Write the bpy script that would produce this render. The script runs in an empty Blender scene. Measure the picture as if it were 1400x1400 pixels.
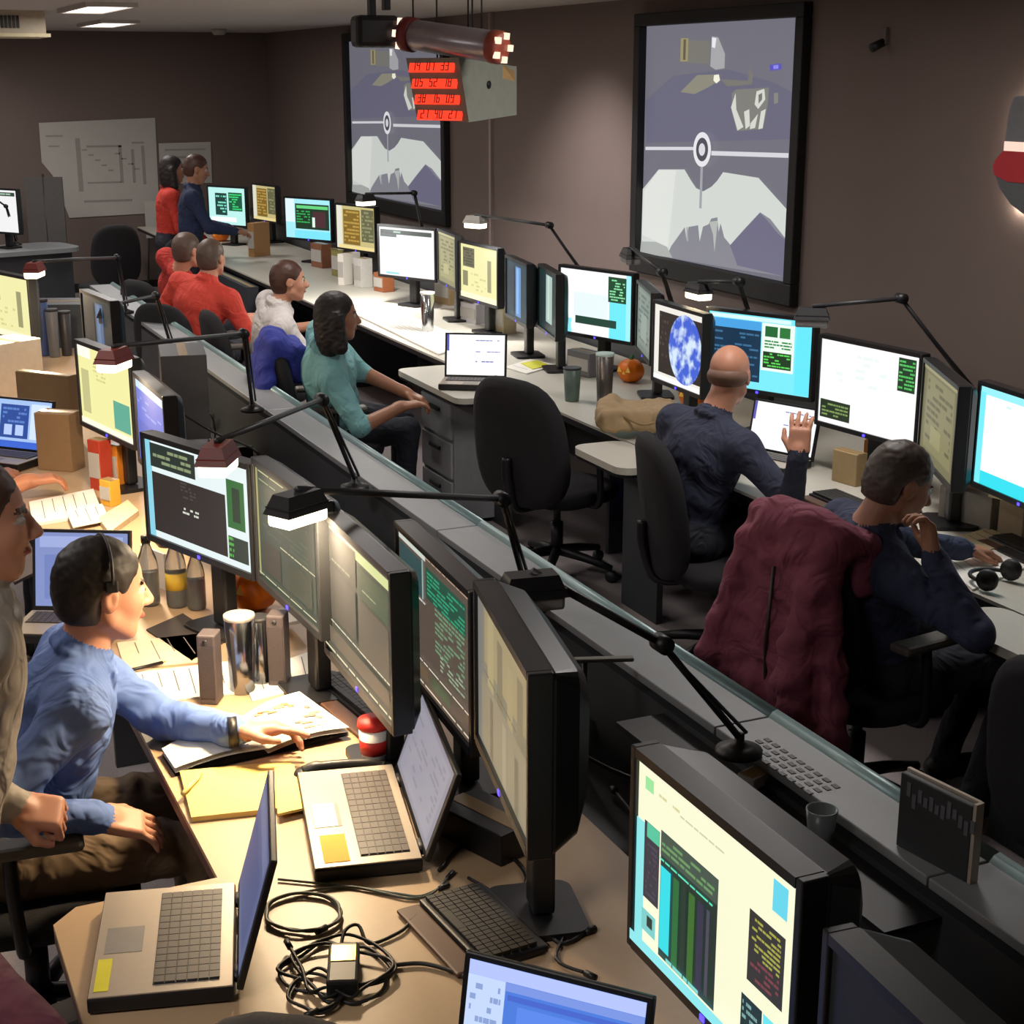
import bpy, bmesh, math, random
import numpy as np
from mathutils import Vector, Matrix

# ------------------------------------------------------------------ camera
SC = bpy.context.scene
COL = SC.collection
F = 2100.0                                   # focal length in pixels of the 1400 px frame
CAM_H = 2.3
TILT = math.atan(595 / F)
YAW = math.radians(24.2)
cam_d = bpy.data.cameras.new('camera')
cam_d.sensor_width = 36.0
cam_d.lens = 36.0 * F / 1400.0
cam_d.clip_start = 0.05
cam = bpy.data.objects.new('camera', cam_d)
COL.objects.link(cam)
cam.location = (0, 0, CAM_H)
cam.rotation_euler = (math.pi / 2 - TILT, 0, -YAW)
SC.camera = cam

# ------------------------------------------------------------------ world, exposure
W = bpy.data.worlds.new('world'); SC.world = W
W.use_nodes = True
W.node_tree.nodes['Background'].inputs[0].default_value = (0.5, 0.5, 0.55, 1)
W.node_tree.nodes['Background'].inputs[1].default_value = 0.03
SC.view_settings.view_transform = 'Standard'
SC.view_settings.look = 'None'
SC.view_settings.exposure = 0.0
SC.view_settings.gamma = 1.0
SC.view_settings.use_curve_mapping = False
SC.cycles.max_bounces = 5
SC.cycles.adaptive_threshold = 0.02
SC.cycles.sample_clamp_indirect = 4.0
SC.cycles.caustics_reflective = False
SC.cycles.caustics_refractive = False

# ------------------------------------------------------------------ ceiling and wall lamps of the room
TROFFER_W = 27.0
TROFFERS = [(3.2, 4.6), (2.6, 8.0), (1.95, 11.35), (2.6, 14.6),
            (-0.9, 1.6), (-0.6, 5.0), (-0.6, 8.4), (-0.6, 11.8), (0.3, 15.0)]
def area_light(name, loc, rot, sx, sy, energy, col=(1, 1, 1), shape='RECTANGLE', spread=math.pi):
    d = bpy.data.lights.new(name, 'AREA'); d.shape = shape; d.size = sx; d.size_y = sy
    d.energy = energy; d.color = col; d.spread = spread
    o = bpy.data.objects.new(name, d); COL.objects.link(o); o.location = loc; o.rotation_euler = rot
    return o
CEIL = 2.77
for i, (x, y) in enumerate(TROFFERS):
    area_light('ceiling_lamp_light', (x, y, CEIL - 0.045), (0, 0, 0), 0.28, 1.16, TROFFER_W, (1.0, 0.94, 0.9))
def spot_light(name, loc, target, energy, angle, blend, col=(1, 1, 1), size=0.04):
    d = bpy.data.lights.new(name, 'SPOT'); d.energy = energy; d.spot_size = angle; d.spot_blend = blend
    d.color = col; d.shadow_soft_size = size
    o = bpy.data.objects.new(name, d); COL.objects.link(o); o.location = loc
    o.rotation_euler = (Vector(target) - Vector(loc)).to_track_quat('-Z', 'Y').to_euler()
    return o
spot_light('wall_wash_light', (3.5, 9.0, 2.7), (4.85, 9.5, 1.0), 170, math.radians(75), 1.0, (1, 0.93, 0.93))
spot_light('wall_wash_light', (0.6, 15.9, 2.66), (1.5, 17.5, 1.0), 40, math.radians(80), 0.8, (1, 0.95, 0.9))

# ------------------------------------------------------------------ pixel helpers (photo frame 1400 x 1400)
_fw = Vector((math.sin(YAW) * math.cos(TILT), math.cos(YAW) * math.cos(TILT), -math.sin(TILT)))
_rt = Vector((math.cos(YAW), -math.sin(YAW), 0))
_up = _rt.cross(_fw)
_C = Vector((0, 0, CAM_H))
def ray(x, y): return _fw * F + _rt * (x - 700) + _up * (700 - y)
def P(x, y, z):
    d = ray(x, y); return _C + d * ((z - CAM_H) / d.z)
def PX(x, y, X):
    d = ray(x, y); return _C + d * (X / d.x)
def PY(x, y, Y):
    d = ray(x, y); return _C + d * (Y / d.y)

rng = random.Random(7)

# ------------------------------------------------------------------ materials
def lin(c):
    if isinstance(c, str):
        c = c.lstrip('#'); c = tuple(int(c[i:i + 2], 16) / 255 for i in (0, 2, 4))
    return tuple((v / 12.92 if v <= 0.04045 else ((v + 0.055) / 1.055) ** 2.4) for v in c)
_M = {}
def mat(name, color, rough=0.6, metal=0.0, scale=30.0, var=0.12, bump=0.0, bscale=None, alpha=None, trans=0.0, stretch=None):
    if name in _M: return _M[name]
    m = bpy.data.materials.new(name); m.use_nodes = True
    nt = m.node_tree; b = nt.nodes['Principled BSDF']
    c = lin(color)
    tc = nt.nodes.new('ShaderNodeTexCoord')
    mp = nt.nodes.new('ShaderNodeMapping')
    if stretch: mp.inputs['Scale'].default_value = stretch
    nt.links.new(tc.outputs['Object'], mp.inputs[0])
    nz = nt.nodes.new('ShaderNodeTexNoise'); nz.inputs['Scale'].default_value = scale; nz.inputs['Detail'].default_value = 4
    nt.links.new(mp.outputs[0], nz.inputs['Vector'])
    mx = nt.nodes.new('ShaderNodeMix'); mx.data_type = 'RGBA'
    mx.inputs[6].default_value = tuple(v * (1 - var) for v in c) + (1,)
    mx.inputs[7].default_value = tuple(min(1, v * (1 + var)) for v in c) + (1,)
    nt.links.new(nz.outputs['Fac'], mx.inputs[0]); nt.links.new(mx.outputs[2], b.inputs['Base Color'])
    b.inputs['Roughness'].default_value = rough; b.inputs['Metallic'].default_value = metal
    if trans: b.inputs['Transmission Weight'].default_value = trans
    if bump:
        n2 = nt.nodes.new('ShaderNodeTexNoise'); n2.inputs['Scale'].default_value = bscale or scale; n2.inputs['Detail'].default_value = 3
        nt.links.new(mp.outputs[0], n2.inputs['Vector'])
        bp = nt.nodes.new('ShaderNodeBump'); bp.inputs['Strength'].default_value = bump; bp.inputs['Distance'].default_value = 0.01
        nt.links.new(n2.outputs['Fac'], bp.inputs['Height']); nt.links.new(bp.outputs[0], b.inputs['Normal'])
    _M[name] = m
    return m
def em(color, strength=1.0, tint=0.0):
    key = 'glow_%s_%.2f' % (color, strength)
    if key in _M: return _M[key]
    m = bpy.data.materials.new(key); m.use_nodes = True
    b = m.node_tree.nodes['Principled BSDF']; c = lin(color)
    b.inputs['Base Color'].default_value = (0.01, 0.01, 0.012, 1); b.inputs['Roughness'].default_value = 0.5
    b.inputs['Emission Color'].default_value = c + (1,); b.inputs['Emission Strength'].default_value = strength
    _M[key] = m
    return m
def em_noise(name, c0, c1, scale, strength=1.0, detail=5, lo=0.45, hi=0.6):
    m = bpy.data.materials.new(name); m.use_nodes = True
    nt = m.node_tree; b = nt.nodes['Principled BSDF']
    b.inputs['Base Color'].default_value = (0.01, 0.01, 0.012, 1)
    tc = nt.nodes.new('ShaderNodeTexCoord'); nz = nt.nodes.new('ShaderNodeTexNoise')
    nz.inputs['Scale'].default_value = scale; nz.inputs['Detail'].default_value = detail
    cr = nt.nodes.new('ShaderNodeValToRGB'); cr.color_ramp.elements[0].position = lo; cr.color_ramp.elements[1].position = hi
    cr.color_ramp.elements[0].color = lin(c0) + (1,); cr.color_ramp.elements[1].color = lin(c1) + (1,)
    nt.links.new(tc.outputs['Object'], nz.inputs['Vector']); nt.links.new(nz.outputs['Fac'], cr.inputs[0])
    nt.links.new(cr.outputs[0], b.inputs['Emission Color']); b.inputs['Emission Strength'].default_value = strength
    return m

BLK = mat('black_plastic', '#17171a', 0.45, var=0.2)
DK = mat('dark_plastic', '#26272a', 0.5, var=0.2)
DGR = mat('dark_grey_metal', '#38393b', 0.45, 0.2)
LGR = mat('light_grey_plastic', '#a8a59e', 0.5)
CONS = mat('console_grey_metal', '#8d9193', 0.42, 0.1, scale=14, var=0.08)
CONSD = mat('console_dark_panel', '#3c3f42', 0.55, scale=10)
DESK = mat('desk_laminate', '#bd9f7c', 0.42, scale=60, var=0.05)
DESKA = mat('pale_desk_laminate', '#c9c6ba', 0.42, scale=60, var=0.05)
EDGE = mat('desk_edge_band', '#5c4240', 0.5)
CHROME = mat('brushed_steel', '#c9ccd0', 0.16, 1.0, scale=80, var=0.05)
ALU = mat('silver_plastic', '#b3a797', 0.38, 0.3, scale=60, var=0.05)
PAPER = mat('white_paper', '#f2efe6', 0.8, scale=20, var=0.02)
PAPERG = mat('grey_white_paper', '#b9b6b0', 0.8, scale=8, var=0.05)
INK = mat('printed_ink', '#6b675f', 0.8)
INKR = mat('red_ink', '#c2906f', 0.8)
YELLOW = mat('manila_folder', '#e8c472', 0.7, scale=12, var=0.05)
CARD = mat('brown_cardboard', '#8a6f4e', 0.8, scale=25)
ORANGE = mat('pumpkin_orange', '#f07a08', 0.4, scale=14, var=0.2)
RED = mat('red_plastic', '#c4281c', 0.45)
GREENM = mat('green_plastic', '#2f7d46', 0.5)
BLUEM = mat('blue_plastic', '#3f5fd0', 0.4)
CABLE = mat('black_cable', '#1b1a1a', 0.5)
CABLEG = mat('grey_cable', '#5b6157', 0.5)
GOLD = mat('gold_foil_label', '#d9ad55', 0.25, 0.6)
FAB = mat('charcoal_chair_fabric', '#1c1b1f', 0.9, scale=220, var=0.35, bump=0.3, bscale=400)
WALLM = mat('taupe_wall_paint', '#73655f', 0.85, scale=3.0, var=0.05, bump=0.08, bscale=160)
CEILM = mat('ceiling_tile', '#c2bdb8', 0.9, scale=40, var=0.04, bump=0.1, bscale=200)
CARPET = mat('grey_carpet', '#a39a99', 0.95, scale=120, var=0.25, bump=0.4, bscale=500)
FRAME = mat('black_screen_frame', '#100e0f', 0.6)
LED = em('#4a3cff', 3.0)
GLASS = mat('clear_plastic', '#d8dde0', 0.1, 0.0, var=0.0, trans=0.85)
BROWND = mat('cola', '#3a1a12', 0.15)
AMBER = mat('amber_drink', '#c98a20', 0.2)

# ------------------------------------------------------------------ mesh builder
class MB:
    def __init__(s): s.v = []; s.f = []; s.m = []; s.sm = []; s.mats = []
    def mi(s, m):
        if m not in s.mats: s.mats.append(m)
        return s.mats.index(m)
    def add(s, vs, fs, m, smooth=False, T=None):
        o = len(s.v); k = s.mi(m)
        for v in vs:
            v = Vector(v); s.v.append(tuple(T @ v) if T is not None else tuple(v))
        for f in fs: s.f.append(tuple(i + o for i in f)); s.m.append(k); s.sm.append(smooth)
        return s
    def box(s, lo, hi, m, T=None, bev=0.0):
        (x0, y0, z0), (x1, y1, z1) = lo, hi
        if bev <= 0:
            vs = [(x, y, z) for z in (z0, z1) for y in (y0, y1) for x in (x0, x1)]
            fs = [(0, 2, 3, 1), (4, 5, 7, 6), (0, 1, 5, 4), (2, 6, 7, 3), (0, 4, 6, 2), (1, 3, 7, 5)]
            return s.add(vs, fs, m, False, T)
        bev = min(bev, (x1 - x0) / 2.01, (y1 - y0) / 2.01, (z1 - z0) / 2.01)
        bm = bmesh.new(); bmesh.ops.create_cube(bm, size=1)
        for v in bm.verts: v.co = Vector(((x0 + x1) / 2 + v.co.x * (x1 - x0), (y0 + y1) / 2 + v.co.y * (y1 - y0), (z0 + z1) / 2 + v.co.z * (z1 - z0)))
        bmesh.ops.bevel(bm, geom=list(bm.edges), offset=bev, segments=2, affect='EDGES', profile=0.5)
        bm.verts.index_update()
        s.add([v.co[:] for v in bm.verts], [[v.index for v in f.verts] for f in bm.faces], m, False, T); bm.free()
        return s
    def lathe(s, prof, m, n=20, T=None, smooth=True):
        vs = []; fs = []
        for r, z in prof:
            for i in range(n):
                a = 2 * math.pi * i / n; vs.append((r * math.cos(a), r * math.sin(a), z))
        for j in range(len(prof) - 1):
            for i in range(n):
                k = (i + 1) % n; fs.append((j * n + i, j * n + k, (j + 1) * n + k, (j + 1) * n + i))
        if prof[0][0] > 1e-5: fs.append(tuple(range(n - 1, -1, -1)))
        if prof[-1][0] > 1e-5: fs.append(tuple(range((len(prof) - 1) * n, len(prof) * n)))
        return s.add(vs, fs, m, smooth, T)
    def tube(s, pts, r, m, n=8, T=None, closed=False):
        pts = [Vector(p) for p in pts]; N = len(pts)
        rs = r if isinstance(r, (list, tuple)) else [r] * N
        vs = []; fs = []; ref = None
        for i, p in enumerate(pts):
            t = (pts[(i + 1) % N] - pts[i - 1]) if closed else (pts[min(i + 1, N - 1)] - pts[max(i - 1, 0)])
            if t.length < 1e-9: t = Vector((0, 0, 1))
            t.normalize()
            if ref is None: ref = Vector((0, 0, 1)) if abs(t.z) < 0.9 else Vector((1, 0, 0))
            a = (ref - t * ref.dot(t))
            if a.length < 1e-6: a = t.orthogonal()
            a.normalize(); b = t.cross(a); ref = a
            for k in range(n):
                th = 2 * math.pi * k / n; vs.append(p + (a * math.cos(th) + b * math.sin(th)) * rs[i])
        rng_ = N if closed else N - 1
        for i in range(rng_):
            j = (i + 1) % N
            for k in range(n):
                l = (k + 1) % n; fs.append((i * n + k, i * n + l, j * n + l, j * n + k))
        if not closed: fs.append(tuple(range(n - 1, -1, -1))); fs.append(tuple(range((N - 1) * n, N * n)))
        return s.add(vs, fs, m, True, T)
    def prism(s, poly, z0, z1, m, T=None):
        n = len(poly)
        vs = [(x, y, z0) for x, y in poly] + [(x, y, z1) for x, y in poly]
        fs = [tuple(range(n - 1, -1, -1)), tuple(range(n, 2 * n))] + [(i, (i + 1) % n, n + (i + 1) % n, n + i) for i in range(n)]
        return s.add(vs, fs, m, False, T)
    def grid(s, fn, nu, nv, m, T=None, smooth=True):
        vs = [fn(i / nu, j / nv) for j in range(nv + 1) for i in range(nu + 1)]
        fs = [(j * (nu + 1) + i, j * (nu + 1) + i + 1, (j + 1) * (nu + 1) + i + 1, (j + 1) * (nu + 1) + i) for j in range(nv) for i in range(nu)]
        return s.add(vs, fs, m, smooth, T)
    def mesh(s, name):
        me = bpy.data.meshes.new(name); me.from_pydata(s.v, [], s.f)
        for m in s.mats: me.materials.append(m)
        me.polygons.foreach_set('material_index', s.m); me.polygons.foreach_set('use_smooth', s.sm)
        me.update(); return me
    def build(s, name, parent=None, label=None, loc=None):
        o = bpy.data.objects.new(name, s.mesh(name)); COL.objects.link(o)
        if parent is not None: o.parent = parent
        if label: o['label'] = label
        if loc is not None: o.location = loc
        return o
def tag(o, label, cat, group=None):
    o['label'] = label; o['category'] = cat
    if group: o['group'] = group
    return o
def struct(o, label=None):
    o['kind'] = 'structure'
    if label: o['label'] = label
    return o
def thing(name, label, cat, loc=(0, 0, 0), rotz=0.0, group=None):
    o = bpy.data.objects.new(name, None); COL.objects.link(o); o.location = loc; o.rotation_euler = (0, 0, rotz)
    o.empty_display_size = 0.1
    return tag(o, label, cat, group)
def TR(loc=(0, 0, 0), rx=0, ry=0, rz=0):
    return Matrix.Translation(loc) @ Matrix.Rotation(rz, 4, 'Z') @ Matrix.Rotation(ry, 4, 'Y') @ Matrix.Rotation(rx, 4, 'X')
def arc(c, r, a0, a1, n, z=0.0, ry=None):
    return [(c[0] + r * math.cos(a0 + (a1 - a0) * i / n), c[1] + (ry or r) * math.sin(a0 + (a1 - a0) * i / n), z) for i in range(n + 1)]
def rrect(x0, y0, x1, y1, r, n=5):
    p = []
    for cx, cy, a in ((x1 - r, y1 - r, 0), (x0 + r, y1 - r, 90), (x0 + r, y0 + r, 180), (x1 - r, y0 + r, 270)):
        for i in range(n + 1):
            t = math.radians(a + 90 * i / n); p.append((cx + r * math.cos(t), cy + r * math.sin(t)))
    return p
def spline(pts, n=6):
    pts = [Vector(p) for p in pts]; out = []
    for i in range(len(pts) - 1):
        p0 = pts[max(i - 1, 0)]; p1 = pts[i]; p2 = pts[i + 1]; p3 = pts[min(i + 2, len(pts) - 1)]
        for k in range(n):
            t = k / n
            out.append(0.5 * ((2 * p1) + (p2 - p0) * t + (2 * p0 - 5 * p1 + 4 * p2 - p3) * t * t + (3 * p1 - p0 - 3 * p2 + p3) * t ** 3))
    out.append(pts[-1]); return out

# ================================================================== SETTING
RX0, RX1, RY0, RY1 = -3.2, 4.85, -1.6, 17.5
struct(MB().box((RX0, RY0, -0.1), (RX1, RY1, 0), CARPET).build('floor'), 'grey carpeted floor')
struct(MB().box((RX0, RY0, CEIL), (RX1, RY1, CEIL + 0.1), CEILM).build('ceiling'), 'off white ceiling')
struct(MB().box((RX1, RY0, 0), (RX1 + 0.12, RY1 + 0.12, CEIL + .1), WALLM).build('wall_right'), 'taupe painted wall behind the projection screens')
struct(MB().box((RX0, RY1, 0), (RX1, RY1 + 0.12, CEIL + .1), WALLM).build('wall_back'), 'taupe painted wall at the far end')
struct(MB().box((RX0 - 0.12, RY0, 0), (RX0, RY1 + 0.12, CEIL + .1), WALLM).build('wall_left'))
struct(MB().box((RX0 - 0.12, RY0 - 0.12, 0), (RX1 + 0.12, RY0, CEIL + .1), WALLM).build('wall_front'))
struct(MB().box((4.835, RY0, 0), (4.85, RY1, 0.1), BLK).build('baseboard_right'))
struct(MB().box((RX0, 17.485, 0), (4.835, 17.5, 0.1), BLK).build('baseboard_back'))
# thin vertical conduit strip on the wall between the screens
c = PX(672, 250, 4.84)
struct(MB().box((4.825, c.y - 0.02, 0.6), (4.85, c.y + 0.02, CEIL), mat('pale_conduit', '#988a87', 0.7)).build('trim_1'), 'pale vertical conduit strip between the projection screens')

def troffer(x, y, label):
    t = thing('ceiling_light', label, 'ceiling light', (x, y, CEIL), 0, 'fluorescent ceiling panels')
    m = MB()
    for a, b in (((-.17, -.62, -.03), (.17, -.59, 0)), ((-.17, .59, -.03), (.17, .62, 0)), ((-.17, -.59, -.03), (-.145, .59, 0)), ((.145, -.59, -.03), (.17, .59, 0))): m.box(a, b, CEILM)
    m.build('light_frame', t)
    MB().box((-.145, -.59, -.022), (.145, .59, -.012), em('#fff3ea', 3.0)).build('diffuser', t)
names = ['nearest ceiling light panel above the aisle', 'third ceiling light panel above the aisle',
         'bright ceiling light panel at the top left of the view', 'farthest ceiling light panel near the far wall',
         'ceiling light panel above the left side nearest the camera', 'second ceiling light panel above the left side', 'third ceiling light panel above the left side',
         'fourth ceiling light panel above the left side', 'ceiling light panel near the far left corner']
for (x, y), nme in zip(TROFFERS, names): troffer(x, y, nme)

# air vent box at the top left of the view
c = P(8, 14, CEIL)
t = thing('ceiling_vent', 'boxy beige ceiling vent with dark square grille, top left corner', 'vent', (1.58, 12.6, CEIL - 0.001))
MB().box((-.45, -.3, -.16), (.16, .3, 0), mat('vent_beige', '#b7ac96', 0.6)).build('vent_body', t)
MB().box((-.43, -.31, -.185), (.19, .31, -.16), mat('vent_trim', '#cfc39f', 0.6)).build('vent_flange', t)
for i in range(5): MB().box((-.16 + i * .028, -.306, -.125), (-.14 + i * .028, -.3005, -.035), DK).build('vent_slat', t)
# smoke detector on the far part of the ceiling
t = thing('smoke_detector', 'small round smoke detector under the far ceiling edge', 'detector', (4.0, 16.2, CEIL))
MB().lathe([(0, -.06), (.05, -.06), (.075, -.03), (.08, 0)], LGR, T=None).build('detector_body', t)
MB().lathe([(0, -.065), (.02, -.065), (.025, -.058)], DK).build('sensor_cap', t)

# ------------------------------------------------------------------ projection screens
def pscreen(label, Y0, Y1, z0, z1, strong=True):
    w = Y0 - Y1; h = z1 - z0
    t = thing('projection_screen', label, 'projection screen', (4.85, (Y0 + Y1) / 2, z0), -math.pi / 2, 'wall projection screens')
    m = MB(); fr = 0.075; fd = .06
    m.box((-w / 2 - fr, -fd, -fr * 1.6), (w / 2 + fr, 0, 0), FRAME, bev=.006); m.box((-w / 2 - fr, -fd, h), (w / 2 + fr, 0, h + fr), FRAME, bev=.006)
    m.box((-w / 2 - fr, -fd, 0), (-w / 2, 0, h), FRAME, bev=.006); m.box((w / 2, -fd, 0), (w / 2 + fr, 0, h), FRAME, bev=.006)
    m.build('screen_frame', t)
    def uv(px_, py_):                     # picture coordinates -> u,v (v down)
        u = (px_ - 155) / 705.0; yt = 112 - 20 * u; yb = 1078 + 150 * u
        return u, (py_ - yt) / (yb - yt)
    k = 0.045
    s = 1.0 if strong else 0.85
    def poly(pts, col, lay, st=1.0, mm=None):
        q = [uv(*p) for p in pts]
        vs = [(-w / 2 + max(0, min(1, u)) * w, -k * .2 - 0.002 * lay, h * (1 - max(0, min(1, v)))) for u, v in q]
        MBS.add(vs, [tuple(range(len(vs)))], mm or em(col, st * s))
    MBS = MB()
    MBS.add([(-w / 2, -.008, 0), (w / 2, -.008, 0), (w / 2, -.008, h), (-w / 2, -.008, h)], [(0, 1, 2, 3)], em('#6f6e79', s))
    # upper camera view: spacecraft in a dark bay
    poly([(300, 320), (560, 300), (760, 360), (860, 420), (860, 600), (170, 600), (160, 420)], '#666579', 1)
    poly([(335, 165), (372, 165), (372, 262), (335, 262)], '#9b9167', 2); poly([(350, 170), (362, 170), (362, 255), (350, 255)], '#5e5a4c', 3)
    poly([(372, 175), (478, 178), (476, 275), (372, 268)], '#77756f', 2)
    poly([(482, 160), (512, 165), (545, 235), (545, 295), (505, 300), (480, 285)], '#a6a5a8', 2); poly([(485, 165), (505, 168), (500, 210), (486, 205)], '#e8e8ec', 3)
    poly([(340, 390), (420, 320), (505, 320), (525, 345), (470, 375), (410, 400)], '#8b8879', 2)
    poly([(500, 322), (522, 320), (528, 345), (512, 358), (498, 345)], '#f2efdc', 3)
    poly([(530, 340), (650, 350), (655, 290), (672, 330), (668, 365), (560, 372)], '#77756f', 2)
    poly([(582, 400), (600, 385), (740, 380), (738, 450), (722, 555), (610, 562), (585, 480)], '#7d7c76', 2)
    for a in ([(582, 460), (600, 400), (606, 470), (640, 545), (615, 560)], [(640, 480), (662, 470), (668, 540), (650, 555)], [(690, 395), (722, 385), (728, 430), (700, 470), (684, 450)],
              [(670, 530), (700, 490), (690, 550), (668, 555)], [(712, 480), (732, 470), (722, 552), (704, 556)]): poly(a, '#d4d5cd', 3)
    poly([(700, 410), (715, 402), (716, 430), (702, 448)], '#74736d', 4)
    poly([(738, 285), (785, 280), (788, 305), (742, 310)], '#5a52b8', 2); poly([(755, 288), (775, 286), (776, 302), (756, 303)], '#8c88ee', 3)
    poly([(760, 405), (778, 402), (780, 445), (764, 450)], '#85837c', 2)
    # cross bar and ring
    poly([(168, 618), (432, 626), (432, 640), (168, 632)], '#d6d6dc', 3); poly([(500, 645), (832, 660), (832, 680), (500, 664)], '#d6d6dc', 3)
    # big pale m-shaped silhouette and its dark lower part
    poly([(157, 800), (240, 718), (372, 722), (405, 770), (432, 805), (466, 820), (505, 800), (530, 775), (556, 738), (712, 765), (845, 915), (845, 1060), (700, 1105), (400, 1085), (155, 1070)], '#d2d7d2', 2)
    poly([(160, 1000), (165, 810), (240, 722), (330, 724), (300, 1060)], '#dfe2dc', 3)
    poly([(300, 1095), (318, 1058), (385, 975), (395, 1030), (403, 975), (450, 968), (460, 1040), (474, 975), (500, 965), (512, 940), (540, 935), (548, 1000), (556, 962), (575, 1025), (604, 1058), (662, 990), (728, 915), (772, 945), (846, 1042), (846, 1200), (700, 1178), (250, 1110)], '#85858f', 4)
    poly([(604, 1060), (728, 918), (760, 950), (800, 1000), (846, 1045), (846, 1200), (640, 1150)], '#6c6a82', 5)
    poly([(396, 975), (402, 975), (408, 1040), (398, 1035)], '#a5a7a5', 6); poly([(505, 955), (545, 950), (535, 1090), (525, 1010)], '#b4b7b4', 6)
    poly([(156, 1075), (160, 1030), (240, 1035), (300, 1060), (330, 1110), (240, 1095)], '#a9ada9', 6)
    scr = MBS.build('picture_surface', t)
    # ring and its hub
    u, v = uv(466, 638); cx = -w / 2 + u * w; cz = h * (1 - v); T = TR((cx, -.028, cz), rx=math.pi / 2)
    m = MB()
    for a0, a1, col in ((.068, .1, '#e6e6ea'), (.036, .068, '#4a4a55'), (0, .036, '#d9d9e0')):
        n = 28; vs = [(r * math.cos(2 * math.pi * i / n), r * math.sin(2 * math.pi * i / n), .002 if a0 else .003) for r in (max(a0, .0005), a1) for i in range(n)]
        m.add(vs, [(i, n + i, n + (i + 1) % n, (i + 1) % n) for i in range(n)], em(col, s), False, T)
    m.box((-.012, -.34, -.001), (.012, -.1, .001), em('#9fa2a8', s), T)
    m.build('target_ring', t)
    return t
pscreen('large projection screen with ringed crossbar picture, right of the taupe wall', 8.74, 7.06, 1.215, 2.6)
pscreen('smaller looking projection screen behind the red clock box', 14.55, 12.1, 1.22, 2.62, False)

# emblem on the wall, cut by the right edge of the view
t = thing('wall_emblem', 'backlit wall emblem with red band at the right edge of the view', 'emblem', (4.85, 5.35, 2.0), -math.pi / 2)
T = TR((0, -.05, 0), rx=math.pi / 2)
MB().prism([(-.03, .17), (.0, .22), (.5, .24), (.5, .03), (-.04, .03)], 0, .025, mat('emblem_grey', '#6d6e72', 0.6), T).build('upper_panel', t)
MB().prism([(-.04, -.01), (.5, -.01), (.5, .03), (-.04, .03)], 0, .028, em('#ffdcc8', 1.0), T).build('white_stripe', t)
MB().prism([(-.1, -.08), (-.085, -.05), (-.04, -.01), (.5, -.01), (.5, -.14), (.0, -.14), (-.085, -.115)], 0, .03, mat('emblem_red', '#b3202c', 0.45), T).build('red_band', t)
MB().prism([(-.08, -.12), (.0, -.14), (.5, -.14), (.5, -.3), (.16, -.29), (.03, -.235), (-.05, -.17)], 0, .025, mat('emblem_lower_grey', '#57585c', 0.6), T).build('lower_panel', t)
for z in (.12, -.02, -.2): area_light('emblem_back_light', (4.825, 5.32, 2.0 + z), (0, math.radians(90), math.pi), .1, .06, 2.2, (1, .85, .7)).parent = None
# small security camera on the wall
p = PX(1211, 52, 4.85)
t = thing('security_camera', 'tiny dark security camera high on the bare wall', 'camera', (4.85, p.y, p.z), -math.pi / 2)
MB().box((-.025, -.02, -.03), (.025, 0, .05), mat('camera_grey', '#6b605d', .6), bev=.004).build('mount_plate', t)
MB().lathe([(0, 0), (.02, 0), (.022, .07), (.0, .07)], BLK, T=TR((0, -.015, -.02), rx=math.pi / 2 + .4)).build('camera_barrel', t)

# papers pinned on the far wall
def wall_sheet(name, label, pts, cat, lines):
    Y = 17.485; m = MB(); q = [PY(x, y, Y) for x, y in pts]; n = len(q)
    t = thing(name, label, cat, (q[0].x, Y, q[0].z))
    o = Vector((q[0].x, Y, q[0].z))
    vs = [p - o for p in q] + [p - o + Vector((0, .006, 0)) for p in q]
    m.add(vs, [tuple(range(n)), tuple(range(2 * n - 1, n - 1, -1))] + [(i, n + i, n + (i + 1) % n, (i + 1) % n) for i in range(n)], PAPERG).build('sheet', t)
    m = MB()
    for (x0, y0, x1, y1) in lines:
        a = PY(x0, y0, Y) - o; b = PY(x1, y1, Y) - o
        m.box((min(a.x, b.x), -.002, min(a.z, b.z)), (max(a.x, b.x) + .008, 0, max(a.z, b.z) + .008), mat('faint_print', '#98958f', .8))
    m.build('drawing_lines', t)
wall_sheet('wall_chart', 'large white chart sheet with slanted lower corner on the far wall', [(53, 168), (57, 222), (72, 240), (95, 298), (218, 291), (212, 161)], 'chart',
           [(108, 190, 108, 262), (118, 200, 165, 201), (165, 200, 165, 250), (120, 250, 165, 250), (180, 195, 196, 196), (182, 205, 182, 250), (196, 200, 196, 252), (62, 186, 85, 187), (66, 200, 80, 201), (115, 275, 180, 275)] + [(112 + 9 * i, 205 + (i * 7) % 30, 118 + 9 * i, 206 + (i * 7) % 30) for i in range(9)])
wall_sheet('wall_notice', 'smaller white sheet on the far wall behind the standing pair', [(217, 196), (219, 252), (290, 250), (288, 194)], 'notice', [(225, 205, 280, 205), (225, 215, 270, 216), (230, 225, 280, 226)])

# hung red clock box and telescope model
a = P(600, 78, 2.36); 
t = thing('clock_display_box', 'grey hanging box with four rows of red digital clocks', 'clock display', (2.30, 5.78, 2.37), math.radians(-52))
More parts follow.
